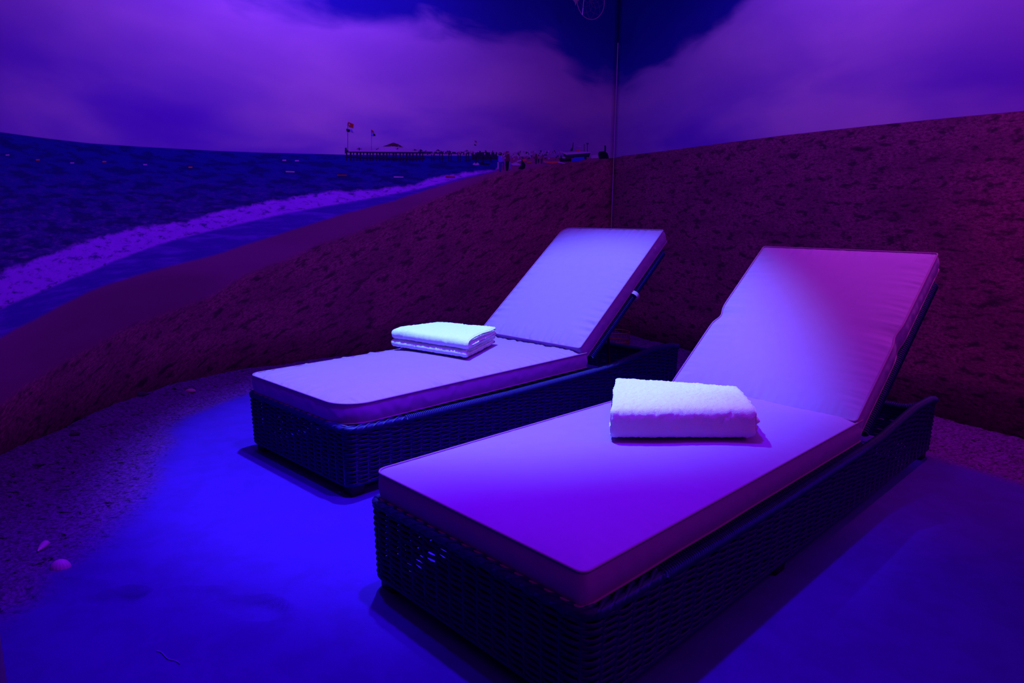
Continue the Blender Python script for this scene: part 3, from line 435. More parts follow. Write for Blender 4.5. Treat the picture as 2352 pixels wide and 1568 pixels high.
def wall_point(s, z, off):
    P = chain(LEFT if s <= 0 else RIGHT); a = abs(s)
    for (s0, p), (s1, q) in zip(P, P[1:]):
        if a <= s1 + 1e-9:
            k = (a - s0) / (s1 - s0); dx, dy = q[0] - p[0], q[1] - p[1]; L = math.hypot(dx, dy)
            nx, ny = (-dy / L, dx / L) if s <= 0 else (dy / L, -dx / L)
            # inward normal points towards the room middle
            if (0.2 - p[0]) * nx + (2.5 - p[1]) * ny < 0: nx, ny = -nx, -ny
            return (p[0] + k * dx + nx * off, p[1] + k * dy + ny * off, z)


pm = MB(); keys = sorted(PRINT, key='dark black hull hair maroon navy roof rose blue sky red orange yellow pale'.split().index)
layer = 0
for ki, k in enumerate(keys):
    for poly in PRINT[k].split('|'):
        v = list(map(float, poly.split()))
        off = 0.0006 + 0.0002 * ki
        pts = [wall_point(v[i], v[i + 1], off) for i in range(0, len(v), 2)]
        pm.add(pts, [tuple(range(len(pts)))], ki)
pr = pm.build('mural_print', [plain('print_' + k, COL[k], 0.75, 0.18) for k in keys], wl, smooth=False)
tag(pr, 'printed pier, boats, flags and beach walkers of the mural')

# corner joint of the two mural sheets
b = MB()
_w = 0.0045
_p = (0.82 - 0.835 * _w, 5.71 - 0.552 * _w); _q = (0.82 + 0.431 * _w, 5.71 - 0.902 * _w); _r = (0.823, 5.716)
b.add([(x, y, z) for z in (0.08, 2.35) for x, y in (_p, _q, _r)], [(0, 1, 4, 3), (1, 2, 5, 4), (2, 0, 3, 5), (2, 1, 0), (3, 4, 5)])
tag(b.build('trim_1', M['seam'], smooth=False), 'thin pale joint strip in the mural corner', kind='structure')
# plain wall end beside the camera
b = MB(); b.box(-2.0, 0, -0.06, 0.0, 0, WALL_H, 0.004)
o = b.build('wall_near', M['plaster']); o.location = (-0.945, 1.135, 0); o.rotation_euler = (0, 0, math.radians(-3))
tag(o, 'plain wall end at the left edge', kind='structure')
# ceiling
b = MB(); b.box(-2.4, 3.7, -0.4, 6.0, WALL_H + 0.002, WALL_H + 0.1)
tag(b.build('ceiling', M['plaster'], smooth=False), 'flat dark ceiling', kind='structure')

# ------------------------------------------------------------------ sand floor
def seg_dist(PX, PY, P):
    D = np.full(PX.shape, 9.0)
    for a, bb in zip(P, P[1:]):
        dx, dy = bb[0] - a[0], bb[1] - a[1]; L2 = dx * dx + dy * dy
        k = np.clip(((PX - a[0]) * dx + (PY - a[1]) * dy) / L2, 0, 1)
        D = np.minimum(D, np.hypot(PX - a[0] - k * dx, PY - a[1] - k * dy))
    return D


def inside(PX, PY):
    poly = list(reversed(LEFT)) + RIGHT[1:] + [(3.45, -0.3), (-1.86, -0.3)]
    r = np.zeros(PX.shape, bool); n = len(poly)
    for i in range(n):
        x0, y0 = poly[i]; x1, y1 = poly[(i + 1) % n]
        c = ((y0 > PY) != (y1 > PY))
        with np.errstate(divide='ignore', invalid='ignore'):
            xi = (x1 - x0) * (PY - y0) / (y1 - y0) + x0
        r ^= c & (PX < xi)
    return r


def sstep(x): x = np.clip(x, 0, 1); return x * x * (3 - 2 * x)


STEP = 0.014
gx = np.arange(-2.06, 3.50, STEP); gy = np.arange(-0.3, 5.78, STEP)
PX, PY = np.meshgrid(gx, gy, indexing='ij')
DL = seg_dist(PX, PY, LEFT); DR = seg_dist(PX, PY, RIGHT)
wL = 0.42 + 0.42 * sstep((3.3 - PY) / 1.2)
wR = 0.50
rough = np.maximum(1 - DL / wL, 1 - DR / wR)
lumps = np.array([noise.noise(Vector((x * 3.1, y * 3.1, 2.7))) for x, y in zip(PX.ravel(), PY.ravel())]).reshape(PX.shape)
rough = rough + 0.10 * lumps
near_fade = sstep((PY - 1.25) / 0.35)
rough_m = sstep(rough * 3.2) * np.where(DL < DR, near_fade, 1)
bank = 0.052 * np.maximum(sstep(1 - DL / 0.36), sstep(1 - DR / 0.36))
small = np.array([noise.noise(Vector((x * 30, y * 30, 0.3))) + 0.6 * noise.noise(Vector((x * 62, y * 62, 5.3)))
                  for x, y in zip(PX.ravel(), PY.ravel())]).reshape(PX.shape)
H = bank * (1 + 0.25 * lumps) + rough_m * (0.0045 * small + 0.006 * lumps) + 0.0008 * small * (1 - rough_m)
# a few footprints and a scooped hollow in the smooth sand
for fx, fy, ra, rb, an, dp in ((-1.02, 1.59, .075, .032, .2, .022), (-0.64, 1.55, .085, .045, -.3, .018), (-0.84, 1.60, .09, .04, .1, .008),
                               (-1.18, 1.60, .12, .06, .1, .009)):
    ca, sa = math.cos(an), math.sin(an)
    U = ((PX - fx) * ca + (PY - fy) * sa) / ra; V = (-(PX - fx) * sa + (PY - fy) * ca) / rb
    q = np.sqrt(U * U + V * V)
    H += -dp * np.exp(-q ** 4) + dp * 0.7 * np.exp(-((q - 1.2) / 0.15) ** 2) * (0.4 + 0.6 * np.clip(V + U, 0, 1))
H += 0.018 * np.exp(-(((PX + 1.22) / .12) ** 2 + ((PY - 1.66) / .05) ** 2))
H = np.where((DL < 0.012) | (DR < 0.012), H, H)
keep = inside(PX, PY) | (DL < 0.03) | (DR < 0.03)
fb = MB(); nX, nY = PX.shape
idx = -np.ones(PX.shape, int); idx[keep] = np.arange(keep.sum())
fb.v = [tuple(q) for q in np.stack([PX[keep], PY[keep], H[keep]], 1)]
K = keep[:-1, :-1] & keep[1:, :-1] & keep[1:, 1:] & keep[:-1, 1:]
fb.f = [tuple(map(int, q)) for q in np.stack([idx[:-1, :-1][K], idx[1:, :-1][K], idx[1:, 1:][K], idx[:-1, 1:][K]], 1)]
fb.m = [0] * len(fb.f)
fl = fb.build('floor', M['sand'])
at = fl.data.attributes.new('rough_sand', 'FLOAT', 'POINT')
at.data.foreach_set('value', rough_m[keep].astype(np.float32))
tag(fl, 'sand floor, smooth in the middle and rough and banked along the walls', kind='structure')


def ground(x, y):
    i = int(round((x - gx[0]) / STEP)); j = int(round((y - gy[0]) / STEP))
    return float(H[i, j])


# ------------------------------------------------------------------ loungers
W = 0.75


def path_rect(x0, x1, y0, y1, r, step):
    """closed rounded rectangle, returns points and outward normals"""
    P = []; N = []
    arcs = ((x1 - r, y0 + r, -math.pi / 2), (x1 - r, y1 - r, 0), (x0 + r, y1 - r, math.pi / 2), (x0 + r, y0 + r, math.pi))
    for k, (cx, cy, a0) in enumerate(arcs):
        for i in range(9):
            a = a0 + i / 8 * math.pi / 2
            P.append((cx + r * math.cos(a), cy + r * math.sin(a)))
    P.append(P[0]); P = np.array(P)
    seg = np.hypot(*np.diff(P, axis=0).T); S = np.concatenate([[0], np.cumsum(seg)])
    n = int(round(S[-1] / step)); n += n % 2
    t = np.linspace(0, S[-1], n, endpoint=False)
    X = np.interp(t, S, P[:, 0]); Y = np.interp(t, S, P[:, 1])
    T = np.stack([np.roll(X, -1) - np.roll(X, 1), np.roll(Y, -1) - np.roll(Y, 1)], 1); T /= np.linalg.norm(T, axis=1)[:, None]
    return np.stack([X, Y], 1), np.stack([T[:, 1], -T[:, 0]], 1), t


def rim_height(l, y, L):
    side = np.interp(l, [0, .13, .4, .8, 1.4, 1.6, 1.8, 1.97, L - .12, L - .03, L],
                     [.262, .256, .25, .245, .247, .252, .272, .287, .282, .265, .245])
    e = np.clip(np.minimum(y, W - y) / 0.14, 0, 1); e = e * e * (3 - 2 * e)
    head = side * (1 - e) + 0.205 * e
    return np.where(l > L - 0.05, head, side) - 0.006


def wrap(mb, P, R, r, pitch, sides=4, closed=False, per=8):
    """cord wound round a path"""
    P = np.asarray(P, float)
    seg = np.linalg.norm(np.diff(P, axis=0), axis=1); S = np.concatenate([[0], np.cumsum(seg)])
    turns = max(2, int(S[-1] / pitch)); n = turns * per
    t = np.linspace(0, S[-1], n)
    Q = np.stack([np.interp(t, S, P[:, k]) for k in range(3)], 1)
    T = np.gradient(Q, axis=0); T /= np.linalg.norm(T, axis=1)[:, None]
    A = np.cross(T, [0, 0, 1.0]); A /= np.linalg.norm(A, axis=1)[:, None] + 1e-9
    B = np.cross(A, T); a = np.arange(n) * 2 * math.pi / per
    mb.tube(Q + R * (np.cos(a)[:, None] * A + np.sin(a)[:, None] * B), r, sides)


def weave_body(L, rng):
    b = MB(); step = 0.048; sub = 4
    P, N, t = path_rect(0.008, L - 0.008, 0.008, W - 0.008, 0.045, step / sub)
    while len(P) % (2 * sub): P, N, t = path_rect(0.008, L - 0.008, 0.008, W - 0.008, 0.045, t[-1] / (len(P) + 0.5)) ; break
    n = len(P); k = np.arange(n); rows = 24
    cells = 2 * round(n / sub / 2); ph = k / n * cells * math.pi
    top = rim_height(P[:, 0], P[:, 1], L) - 0.016
    for r in range(rows):
        off = 0.0034 * np.cos(ph + (r % 2) * math.pi)
        q = r / (rows - 1)
        jig = np.array([noise.noise(Vector((i * 0.21, r * 3.7, L))) for i in range(n)]) * 0.0035
        z = 0.05 + (top - 0.05) * q + jig - 0.0030 * np.abs(np.cos(ph / 2 + 0.4 * (r % 2))) ** 2 * min(1, q * 6)
        out = off - 0.006 * (1 - q)
        b.tube(np.stack([P[:, 0] + N[:, 0] * out, P[:, 1] + N[:, 1] * out, z], 1), 0.0044 + 0.0004 * math.sin(r * 2.3), 5, closed=True)
    for c in range(cells):   # upright stakes between the strands
        i = int((c + 0.5) * n / cells) % n
        x, y = P[i]; ox, oy = N[i] * -0.004
        b.tube([(x + ox, y + oy, 0.045), (x, y, top[i] + 0.006)], 0.0036, 5)
    # heavier bottom cord
    b.tube(np.stack([P[:, 0] - N[:, 0] * .006, P[:, 1] - N[:, 1] * .006, np.full(n, .045)], 1), 0.0065, 6, closed=True)
    return b


def rim_body(L):
    b = MB()
    P, N, t = path_rect(0.006, L - 0.006, 0.006, W - 0.006, 0.045, 0.02)
    z = rim_height(P[:, 0], P[:, 1], L) - 0.006
    Q = np.stack([P[:, 0] - N[:, 0] * .004, P[:, 1] - N[:, 1] * .004, z], 1)
    b.tube(Q, 0.0105, 8, closed=True)
    # tight wrapping on sides and head, loose braid over the foot
    n = len(Q); foot = [i for i in range(n) if P[i, 0] < 0.25]
    st = foot[0]; order = [(foot[-1] + 1 + i) % n for i in range(n - len(foot))]
    ids = [i for i in range(n) if P[i, 0] >= 0.25]
    # rotate so the non-foot run is continuous
    brk = [k for k in range(len(ids)) if (ids[k] - ids[k - 1]) % n != 1]
    ids = ids[brk[0]:] + ids[:brk[0]] if brk else ids
    wrap(b, Q[ids], 0.012, 0.0036, 0.0085)
    f = [i for i in range(n) if P[i, 0] < 0.27]
    brk = [k for k in range(len(f)) if (f[k] - f[k - 1]) % n != 1]
    f = f[brk[0]:] + f[:brk[0]] if brk else f
    for k in range(4):
        Z = Q[f].copy(); m = len(f)
        a = np.arange(m) * 0.75 + k * math.pi / 2
        Z[:, 2] += 0.011 * np.sin(a) - 0.001; Z[:, :2] += N[f] * (0.013 * np.cos(a) - 0.006)[:, None]
        b.tube(Z, 0.0052, 5)
    return b


def cushion(Lc, Wc, th, rc, crown, wr, seed, frame, pinch=None, nu=150, nv=90):
    """padded rectangular cushion; frame maps (length, width, height above its underside) to local space"""
    U = np.linspace(0, Lc, nu); V = np.linspace(0, Wc, nv)
    X, Y = np.meshgrid(U, V, indexing='ij')
    for cx, cy, sx, sy, r in ((0, 0, 1, 1, rc[0]), (0, Wc, 1, -1, rc[1]), (Lc, 0, -1, 1, rc[2]), (Lc, Wc, -1, -1, rc[3])):
        a = r - (X - cx) * sx; c = r - (Y - cy) * sy
        m = (a > 0) & (c > 0); mx = np.maximum(a, c); ln = np.hypot(a, c) + 1e-9
        X = np.where(m, cx + sx * (r - a * mx / ln), X); Y = np.where(m, cy + sy * (r - c * mx / ln), Y)
    d = np.minimum(np.minimum(X, Lc - X), np.minimum(Y, Wc - Y))
    D0 = np.minimum(np.minimum(U[:, None] + 0 * Y, Lc - U[:, None] + 0 * Y), np.minimum(V[None, :] + 0 * X, Wc - V[None, :] + 0 * X))
    side_x = np.minimum(U, Lc - U)[:, None] < np.minimum(V, Wc - V)[None, :]
    Z = th + crown * (1 - np.exp(-D0 / 0.06)) * (0.8 + 0.2 * np.sin(math.pi * X / Lc))
    sm = np.zeros(X.shape)
    for i in range(nu):
        for j in range(nv):
            dd = D0[i, j]
            along, across = (Y[i, j], dd) if side_x[i, j] else (X[i, j], dd)
            e = math.exp(-dd / 0.045) * (1 - math.exp(-dd / 0.006))
            wv = noise.noise(Vector((along * 42, across * 5, seed))) + 0.5 * noise.noise(Vector((along * 90, across * 9, seed + 3)))
            big = noise.noise(Vector((X[i, j] * 4, Y[i, j] * 4, seed + 7)))
            sm[i, j] = wr * 0.0075 * e * wv + 0.004 * big * (1 - math.exp(-dd / .05))
    Z = Z + sm
    wob = np.array([[noise.noise(Vector((x * 5, y * 5, seed + 20))) for y in V] for x in U]) * 0.004

    def shape(x, y, z):
        if pinch:
            g = math.exp(-((x - pinch) / 0.035) ** 2)
            y = Wc / 2 + (y - Wc / 2) * (1 - 0.030 * g)
            z = z - 0.008 * g * abs(2 * y / Wc - 1) ** 4
        return frame(x, y, z)
    b = MB()
    b.add([shape(X[i, j], Y[i, j], Z[i, j]) for i in range(nu) for j in range(nv)],
          [(i * nv + j, (i + 1) * nv + j, (i + 1) * nv + j + 1, i * nv + j + 1) for i in range(nu - 1) for j in range(nv - 1)])
    loop = [(i, 0) for i in range(nu)] + [(nu - 1, j) for j in range(1, nv)] + [(i, nv - 1) for i in range(nu - 2, -1, -1)] + [(0, j) for j in range(nv - 2, 0, -1)]
    cx, cy = Lc / 2, Wc / 2
    rows = []; nr = 8; top_line = []; bot_line = []
    for k in range(nr + 1):
        f = k / nr; row = []
        for q, (i, j) in enumerate(loop):
            i0, j0 = loop[q - 1]; i1, j1 = loop[(q + 1) % len(loop)]
            tx, ty = X[i1, j1] - X[i0, j0], Y[i1, j1] - Y[i0, j0]; ln = math.hypot(tx, ty) + 1e-9
            nx, ny = ty / ln, -tx / ln
            bl = 0.006 * math.sin(math.pi * f) + min(wr, 1.5) * 0.0032 * math.sin(math.pi * f) * noise.noise(Vector((X[i, j] * 38, Y[i, j] * 38, f * 2 + seed)))
            x, y = X[i, j] + nx * bl, Y[i, j] + ny * bl
            z = Z[i, j] * (1 - f) + (wob[i, j] * 0.4) * f
            row.append(shape(x, y, z))
            if k == 0: top_line.append(shape(x + nx * .002, y + ny * .002, z + .001))
            if k == nr: bot_line.append(shape(x + nx * .002, y + ny * .002, z - .001))
        rows.append(row)
    b.grid(np.array(rows), closed_v=True, flip=True)
    bz = [(X[i, j], Y[i, j]) for i, j in loop]
    b.add([shape(X[i, j], Y[i, j], wob[i, j] * 0.4) for i in range(0, nu) for j in range(0, nv)],
          [(i * nv + j, i * nv + j + 1, (i + 1) * nv + j + 1, (i + 1) * nv + j) for i in range(nu - 1) for j in range(nv - 1)])
    p = MB(); p.tube(top_line, 0.0034, 6, closed=True); p.tube(bot_line, 0.0030, 6, closed=True)
    return b, p


def tilt_frame(x0, z0, ang, y0):
    ca, sa = math.cos(ang), math.sin(ang)
    # underside of the cushion runs along (ca, sa); its height is along the normal (-sa, ca)
    return lambda l, y, z: (x0 + l * ca - z * sa, y0 + y, z0 + l * sa + z * ca)


def lounger(label, loc, rz, L, seat, back, seed, strap=False):
    root = empty('sun_lounger', loc, rz)
    tag(root, label, 'sun lounger', 'wicker sun loungers')
    rng = random.Random(seed)
    weave_body(L, rng).build('wicker_base', M['wicker'], root)
    rim_body(L).build('rim', M['wicker'], root)
    for lx in (0.03, 0.86, L - 0.085):
        for ly in (0.022, W - 0.077):
            b = MB(); b.box(lx, lx + .055, ly, ly + .055, 0.0, .058, .003); b.build('leg', M['leg'], root)
    # seat support hidden under the cushion, wound edge showing above the rim
    b = MB(); b.box(0.05, seat['L'] + 0.03, 0.05, W - 0.05, 0.222, 0.238, 0.004)
    fr = [(0.042, 0.04, .236), (seat['L'] + 0.06, 0.04, .236)]
    for y in (0.036, W - 0.036):
        e = [(x, y, .234) for x in np.linspace(0.045, seat['L'] + .05, 60)]
        b.tube(e, 0.011, 8); wrap(b, e, 0.0125, 0.003, 0.009)
    e = [(0.04, y, .238) for y in np.linspace(0.045, W - .045, 30)]
    b.tube(e, 0.010, 8)
    b.build('seat_deck', M['wicker'], root)
    c, p = cushion(seat['L'], seat['W'], 0.070, seat['rc'], 0.022, seat['wr'], seed,
                   lambda l, y, z: (seat['x'] + l, (W - seat['W']) / 2 + y, 0.260 + z), nu=170, nv=100)
    s = c.build('seat_cushion', M['fabric'], root); p.build('piping', M['piping'], s)
    tf = tilt_frame(back['x'], back['z'], back['a'], (W - back['W']) / 2)
    c, p = cushion(back['L'], back['W'], 0.072, back['rc'], 0.020, back['wr'], seed + 11, tf, back.get('pinch'), nu=130, nv=100)
    s = c.build('back_cushion', M['fabric'], root); p.build('piping', M['piping'], s)
    # reclining frame behind the cushion
    tb = tilt_frame(back['x'], back['z'], back['a'], 0)
    b = MB(); LF = back['L'] - 0.07
    for y in (0.030, W - 0.030):
        e = [tb(l, y, -0.026) for l in np.linspace(0.03, LF, 40)]
        b.tube(e, 0.014, 8); wrap(b, e, 0.0165, 0.0036, 0.009)
    e = [tb(LF, y, -0.026) for y in np.linspace(0.030, W - 0.030, 30)]
    b.tube(e, 0.013, 8); wrap(b, e, 0.015, 0.0034, 0.010)
    for k in range(24):   # slim woven slats
        l = 0.03 + k * (LF - .06) / 23
        b.tube([tb(l, y, -0.014 + 0.003 * (-1) ** (k + m)) for m, y in enumerate(np.linspace(.05, W - .05, 16))], 0.0045, 5)
    b.build('back_frame', M['wicker'], root)
    b = MB()
    for y in (0.16, W - 0.16):
        a = Vector(tb(LF * 0.50, y, -0.03)); g = Vector((min(a.x + 0.06, L - .12), y, 0.09))
        b.tube([a, g], 0.008, 8)
    b.tube([(min(a.x + 0.06, L - .12), yy, 0.09) for yy in (0.02, W - 0.02)], 0.009, 8)
    b.build('support_bar', M['metal'], root)
    if strap:
        pts = []
        for k in range(13):
            q = -1.9 + k / 12 * 3.6
            pts.append((0.026 * math.cos(q), 0.024 * math.sin(q)))
        b = MB(); l0 = back['L'] * 0.52
        G = [[tb(l0 + dl, 0.020 - cxx * 1.0, -0.022 + cz * 1.1) for dl in (0, .022)] for cxx, cz in pts]
        G2 = [[tb(l0 + dl, 0.020 - cxx * 0.94, -0.022 + cz * 1.04) for dl in (0, .022)] for cxx, cz in pts]
        b.grid(np.array(G)); b.grid(np.array(G2), flip=True)
        b.build('strap', M['fabric'], root)
    return root


angN = math.atan2(.518, .70); angF = math.atan2(.555, .71)


def under(xt, zt, a, th):   # underside start point from the upper edge point
    return xt + th * math.sin(a), zt - th * math.cos(a)


xb, zb = under(1.392, .338, angN, .074)
lounger('nearer wicker sun lounger with square cornered pale cushions, in the foreground', (0.1417, 1.1149, 0), 0.7715, 2.29,
        dict(L=1.425, W=0.695, x=0.02, rc=(.014, .03, .006, .02), wr=0.5),
        dict(L=0.872, W=0.69, x=xb, z=zb, a=angN, rc=(.008, .012, .006, .006), wr=1.1, pinch=0.41), 5)
xb, zb = under(1.330, .362, angF, .074)
lounger('farther wicker sun lounger with round cornered pale cushions, closer to the sea mural', (-0.5618, 2.1982, 0), 0.8161, 2.27,
        dict(L=1.37, W=0.70, x=0.012, rc=(.11, .05, .006, .01), wr=2.4),
        dict(L=0.90, W=0.688, x=xb, z=zb, a=angF, rc=(.008, .02, .006, .05), wr=1.7), 17, strap=True)

# ------------------------------------------------------------------ towels
def towel(name, label, origin, rz, quad, plan, seed, zlow):
    """folded terry towel: a ribbon section swept across a four-cornered footprint.
    quad = A(front left) B(front right) C(back right) D(back left) in lounger space;
    plan = list of section polylines (t 0..1 front to back, z) and ply thickness"""
    A, B_, C_, D_ = [np.array(q) for q in quad]
    b = MB(); nw = 110
    depth = 0.5 * (np.linalg.norm(D_ - A) + np.linalg.norm(C_ - B_))
    for line, th, w0, w1 in plan:
        # centreline, resampled, then offset both ways into a closed outline
        P = np.array([(t * depth, z) for t, z in line])
        for _ in range(3):
            Q = [P[0]]
            for a, c in zip(P, P[1:]): Q += [a * .75 + c * .25, a * .25 + c * .75]
            Q.append(P[-1]); P = np.array(Q)
        sg = np.hypot(*np.diff(P, axis=0).T); S = np.concatenate([[0], np.cumsum(sg)])
        n = int(S[-1] / 0.0048); s = np.linspace(0, S[-1], n)
        P = np.stack([np.interp(s, S, P[:, 0]), np.interp(s, S, P[:, 1])], 1)
        T = np.gradient(P, axis=0); T /= np.linalg.norm(T, axis=1)[:, None] + 1e-9
        Nn = np.stack([-T[:, 1], T[:, 0]], 1)
        out = list(P + Nn * th / 2)
        a0 = math.atan2(Nn[-1][1], Nn[-1][0])
        out += [P[-1] + th / 2 * np.array([math.cos(a0 - q), math.sin(a0 - q)]) for q in (0.6, 1.2, 1.9, 2.5)]
        out += list((P - Nn * th / 2)[::-1])
        a0 = math.atan2(-Nn[0][1], -Nn[0][0])
        out += [P[0] + th / 2 * np.array([math.cos(a0 - q), math.sin(a0 - q)]) for q in (0.6, 1.2, 1.9, 2.5)]
        out = np.array(out); zc = out[:, 1].mean(); xc = out[:, 0].mean()
        V = []
        for k in range(nw):
            w = k / (nw - 1); ww = w0 + (w1 - w0) * w
            e = min(w, 1 - w) * nw
            inset = 0.35 * th * max(0, 1 - e / 3.0) ** 2
            row = []
            for m, (x, z) in enumerate(out):
                cl = P[min(m, len(P) - 1)] if m < len(P) else P[min(len(P) - 1, max(0, 2 * len(P) + 3 - m))]
                x = x + (cl[0] - x) * inset / (th / 2); z = z + (cl[1] - z) * inset / (th / 2)
                t = x / depth
                sag = -0.006 * math.sin(math.pi * min(max(t, 0), 1)) * 0 + 0.006 * noise.noise(Vector((t * 2.2, ww * 2.2, seed))) * (z / 0.08)
                ww2 = ww + 0.010 * noise.noise(Vector((t * 5, z * 40, seed + 4)))
                q = (A * (1 - ww2) + B_ * ww2) * (1 - t) + (D_ * (1 - ww2) + C_ * ww2) * t
                row.append([q[0], q[1], z + sag])
            V.append(row)
        V = np.array(V)
        # terry pile: push vertices along rough normals with fine noise
        du = np.gradient(V, axis=0); dv = np.gradient(V, axis=1)
        Nv = np.cross(dv, du); Nv /= np.linalg.norm(Nv, axis=2)[:, :, None] + 1e-9
        for i in range(V.shape[0]):
            for j in range(V.shape[1]):
                x, y, z = V[i, j]
                V[i, j] += Nv[i, j] * (0.0026 * noise.noise(Vector((x * 190, y * 190, z * 190))) + 0.0020 * noise.noise(Vector((x * 60, y * 60, z * 60))))
        nn = V.shape[1]; bs = len(b.v)
        b.grid(V, closed_v=True, flip=True)
        b.f.append(tuple(bs + i for i in range(nn))); b.m.append(0)
        b.f.append(tuple(bs + (nw - 1) * nn + i for i in reversed(range(nn)))); b.m.append(0)
    o = b.build(name, M['towel']); o.location = (origin[0], origin[1], zlow); o.rotation_euler = (0, 0, rz)
    return o


# far towel: two double plies, round folds at the front, loose edges at the right end
planF = [([(0.98, .012), (.5, .010), (.10, .012), (0.015, .012), (0.0, .021), (0.015, .031), (.1, .032), (.5, .033), (.99, .033)], .017, 0.0, 0.985),
         ([(1.0, .052), (.5, .053), (.12, .052), (0.02, .052), (0.0, .064), (.02, .077), (.1, .079), (.5, .082), (.97, .076)], .021, 0.01, 1.0),
         ([(.10, .0645), (.5, .067), (.96, .063)], .012, 0.02, 0.99)]
t = towel('folded_towel', '', (-0.5618, 2.1982), 0.8161, [(.705, .690), (.775, .222), (1.13, .400), (1.02, .72)], planF, 3, .357)
tag(t, 'white towel folded in two thick layers on the farther sun lounger', 'towel', 'folded white towels')
planN = [([(.97, .012), (.5, .011), (.10, .011), (.01, .011), (-.02, .016), (-.02, .045), (-.018, .082), (.03, .090), (.2, .091), (.6, .090), (1.0, .078)], .020, 0.0, 0.975),
         ([(.06, .030), (.5, .031), (.95, .030)], .018, -.005, 1.0),
         ([(.05, .052), (.5, .051), (.97, .047)], .020, 0.0, 1.01),
         ([(.07, .071), (.5, .070), (.90, .060)], .016, 0.01, 0.99)]
planN = [([(a, z * 0.9) for a, z in ln], th * 0.92, w0, w1) for ln, th, w0, w1 in planN]
t = towel('folded_towel', '', (0.1417, 1.1149), 0.7715, [(.610, .425), (.925, .135), (1.15, .31), (.94, .66)], planN, 8, .360)
tag(t, 'thick white towel with one rounded front fold on the nearer sun lounger', 'towel', 'folded white towels')

# ------------------------------------------------------------------ small things
def pebble(name, label, cat, x, y, rx, ry, rz_, rot, mat, seed, dz=0.0, group=None):
    b = MB(); n, m = 20, 14; G = []
    for i in range(m + 1):
        th = math.pi * i / m; row = []
        for j in range(n):
            ph = 2 * math.pi * j / n
            v = Vector((math.sin(th) * math.cos(ph), math.sin(th) * math.sin(ph), math.cos(th)))
            k = 1 + 0.13 * noise.noise(v * 1.6 + Vector((seed, 0, 0)))
            row.append((v.x * rx * k, v.y * ry * k, v.z * rz_ * k))
        G.append(row)
    b.grid(np.array(G), closed_v=True, flip=True)
    o = b.build(name, mat); o.location = (x, y, ground(x, y) + rz_ * 0.45 + dz); o.rotation_euler = (0, 0, rot)
    tag(o, label, cat, group)
    return o


def ridged_shell(name, label, x, y, ln, wd, rot, mat, spiral):
    """spiral: long turret shell; otherwise a ribbed domed clam shell"""
    b = MB(); G = []
    if spiral:
        for i in range(90):
            f = i / 89; r = wd * (0.12 + 0.88 * math.sin(min(1, f * 1.25) * math.pi / 2)) * (1 + 0.10 * math.sin(f * 38)) * (1 if f < .93 else (1 - f) / .07 * .8 + .2)
            G.append([(ln * (f - .5), r * math.cos(a), r * 0.85 * math.sin(a)) for a in np.linspace(0, 2 * math.pi, 16, endpoint=False)])
        b.grid(np.array(G), closed_v=True)
        h = wd * 0.7
    else:
        for i in range(18):
            th = i / 17 * math.pi * 0.5
            G.append([(ln * math.cos(th) * math.cos(a) * (1 + 0.02 * math.cos(16 * a)), wd * math.cos(th) * math.sin(a) * (1 + 0.02 * math.cos(16 * a)), ln * 1.0 * math.sin(th))
                      for a in np.linspace(0, 2 * math.pi, 96, endpoint=False)])
        b.grid(np.array(G), closed_v=True); b.grid(np.array([G[0], [(0, 0, 0)] * 96]), closed_v=True)
        h = 0.0
    o = b.build(name, mat); o.location = (x, y, ground(x, y) + h - .003); o.rotation_euler = (0, 0, rot)
    tag(o, label, 'shell')
    return o


ridged_shell('turret_shell', 'slender pale shell lying on the rough sand at far left', -1.385, 1.85, .055, .011, 1.75, M['shell'], True)
ridged_shell('clam_shell', 'domed rosy shell half sunk in the sand near the footprints', -1.255, 1.735, .026, .021, 0.2, M['shell'], False)
pebble('pebble', 'dark flat pebble where the curved wall meets the sand', 'pebble', -1.915, 3.36, .034, .02, .016, .5, M['stone'], 1)
pebble('pebble', 'small pale pebble left of the farther sun lounger foot', 'pebble', -1.72, 3.50, .026, .014, .012, .3, M['rose_stone'], 5)
pebble('pebble', 'grey pebble on the mottled sand by the curved wall, farthest left', 'pebble', -1.88, 2.78, .022, .013, .010, .9, M['stone'], 9)
pebble('pebble', 'dark round pebble at the bottom edge, in the smooth sand', 'pebble', -.515, 1.222, .022, .016, .010, .2, M['stone'], 12)
b = MB(); pts = []
for i in range(14):
    f = i / 13; x = -0.80 + 0.075 * f; y = 1.375 - 0.045 * f + 0.003 * math.sin(f * 9)
    pts.append((x, y, ground(x, y) + .0022))
b.tube(pts, 0.0010, 6)
tag(b.build('string', M['string']), 'short pale piece of string lying on the smooth sand', 'string')

# wire basket standing behind the farther lounger
bx, by = 0.785, 5.02
root = empty('wire_basket', (bx, by, ground(bx, by) + 0.004))
tag(root, 'tall round wire basket standing on the sand bank behind the farther sun lounger', 'basket')
R0 = 0.105
b = MB()
for k in range(28):
    a = k / 28 * 2 * math.pi
    b.tube([(R0 * math.cos(a) * q, R0 * math.sin(a) * q, z) for q, z in ((.92, .0), (1.0, .06), (1.0, .12), (.97, .135))], .0022, 5)
b.build('spokes', M['wire'], root)
b = MB()
for z, q in ((.002, .92), (.055, 1.0), (.062, 1.0), (.132, .98)):
    b.tube([(R0 * q * math.cos(a), R0 * q * math.sin(a), z) for a in np.linspace(0, 2 * math.pi, 40, endpoint=False)], .004, 6, closed=True)
b.build('hoops', M['wire'], root)
for z, r in ((.20, 1.02), (.26, 1.0)):
    b = MB(); b.tube([(R0 * r * math.cos(a), R0 * r * math.sin(a), z + 0.006 * math.sin(3 * a)) for a in np.linspace(0, 2 * math.pi, 40, endpoint=False)], .0014, 6, closed=True)
    b.build('loop_wire', M['wire'], root)
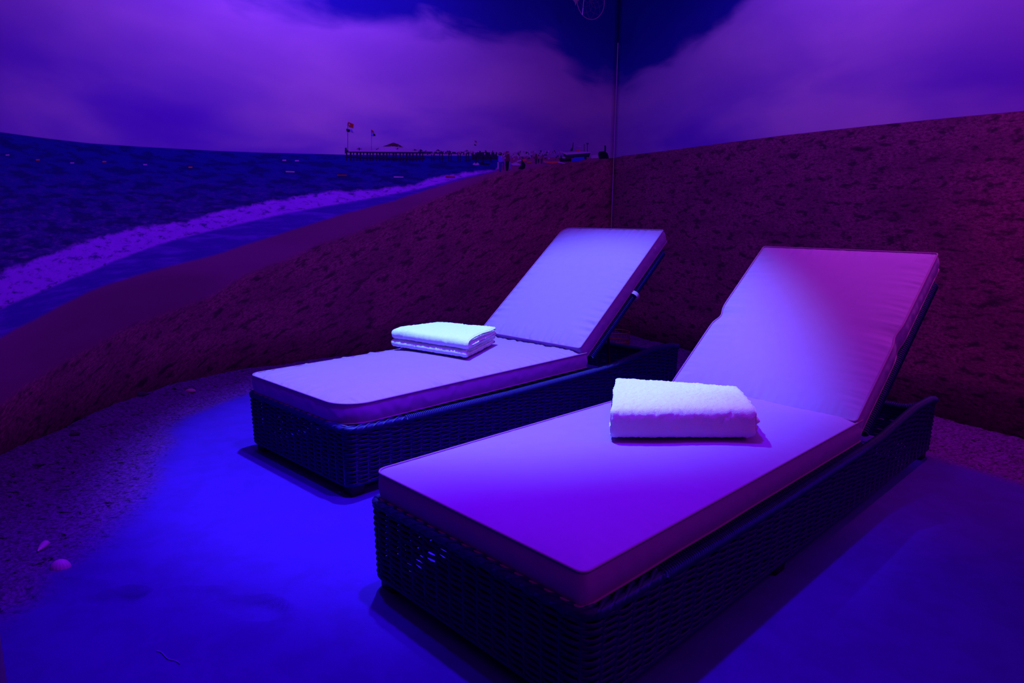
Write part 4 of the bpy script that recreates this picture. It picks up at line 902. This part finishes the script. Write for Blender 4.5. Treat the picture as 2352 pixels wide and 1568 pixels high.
for a in (0.3, 1.87, 3.44, 5.01):
    b = MB()
    b.tube([(R0 * math.cos(a), R0 * math.sin(a), .13), (R0 * 1.02 * math.cos(a), R0 * 1.02 * math.sin(a), .2), (R0 * math.cos(a), R0 * math.sin(a), .262)], .0013, 5)
    b.build('upright_wire', M['wire'], root)

# hanging dreamcatcher in front of the corner
dx, dy, dz, dr = 0.54, 5.19, 2.505, 0.123
root = empty('dreamcatcher', (dx, dy, dz), 0.35)
tag(root, 'round hoop dreamcatcher with beads hanging high near the mural corner', 'dreamcatcher')
b = MB(); b.tube([(dr * .88 * math.cos(a), 0, dr * math.sin(a)) for a in np.linspace(0, 2 * math.pi, 60, endpoint=False)], .0026, 7, closed=True, up=(0, 1, 0))
b.build('hoop', M['hoop'], root)
b = MB()
A = [(dr * .88 * math.cos(a), 0, dr * math.sin(a)) for a in np.linspace(0, 2 * math.pi, 9)[:-1]]
for ring in range(4):
    k0, k1 = 1 - ring * .24, 1 - (ring + 1) * .24
    for i in range(8):
        p0 = Vector(A[i]).lerp(Vector(A[(i + 1) % 8]), .5 * (ring % 2)) * k0
        m = Vector(A[i]).lerp(Vector(A[(i + 1) % 8]), .5 if ring % 2 == 0 else 1.0) * k1
        p1 = (Vector(A[(i + 1) % 8]).lerp(Vector(A[(i + 2) % 8]), .5 * (ring % 2))) * k0
        b.tube([p0, m], .0007, 4); b.tube([m, p1], .0007, 4)
b.build('web', M['thread'], root)
b = MB()
for i in range(26):
    f = i / 25; c = Vector((-.052 - .018 * f, -.012, .10 - .20 * f))
    r = .0026 if i < 20 else .0036
    G = [[(c.x + r * math.sin(th) * math.cos(ph), c.y + r * math.sin(th) * math.sin(ph), c.z + r * math.cos(th)) for ph in np.linspace(0, 2 * math.pi, 8, endpoint=False)] for th in np.linspace(0.02, math.pi - .02, 6)]
    b.grid(np.array(G), closed_v=True, flip=True)
b.build('bead_string', M['bead'], root)
b = MB()
for i in range(40):
    s = (i - 19.5) / 19.5; x = -.118 + .022 * s
    b.tube([(x, 0, .02), (x * 1.0 + .004 * s, 0.004 * math.sin(i), -.005), (-.118 + .006 * s, 0, -.042 + .022 * abs(s))], .0014, 4)
b.build('feather_tassel', M['feather'], root)
b = MB(); b.tube([(0, 0, dr), (0, 0, WALL_H - dz)], .0012, 5)
b.build('cord', M['string'], root)
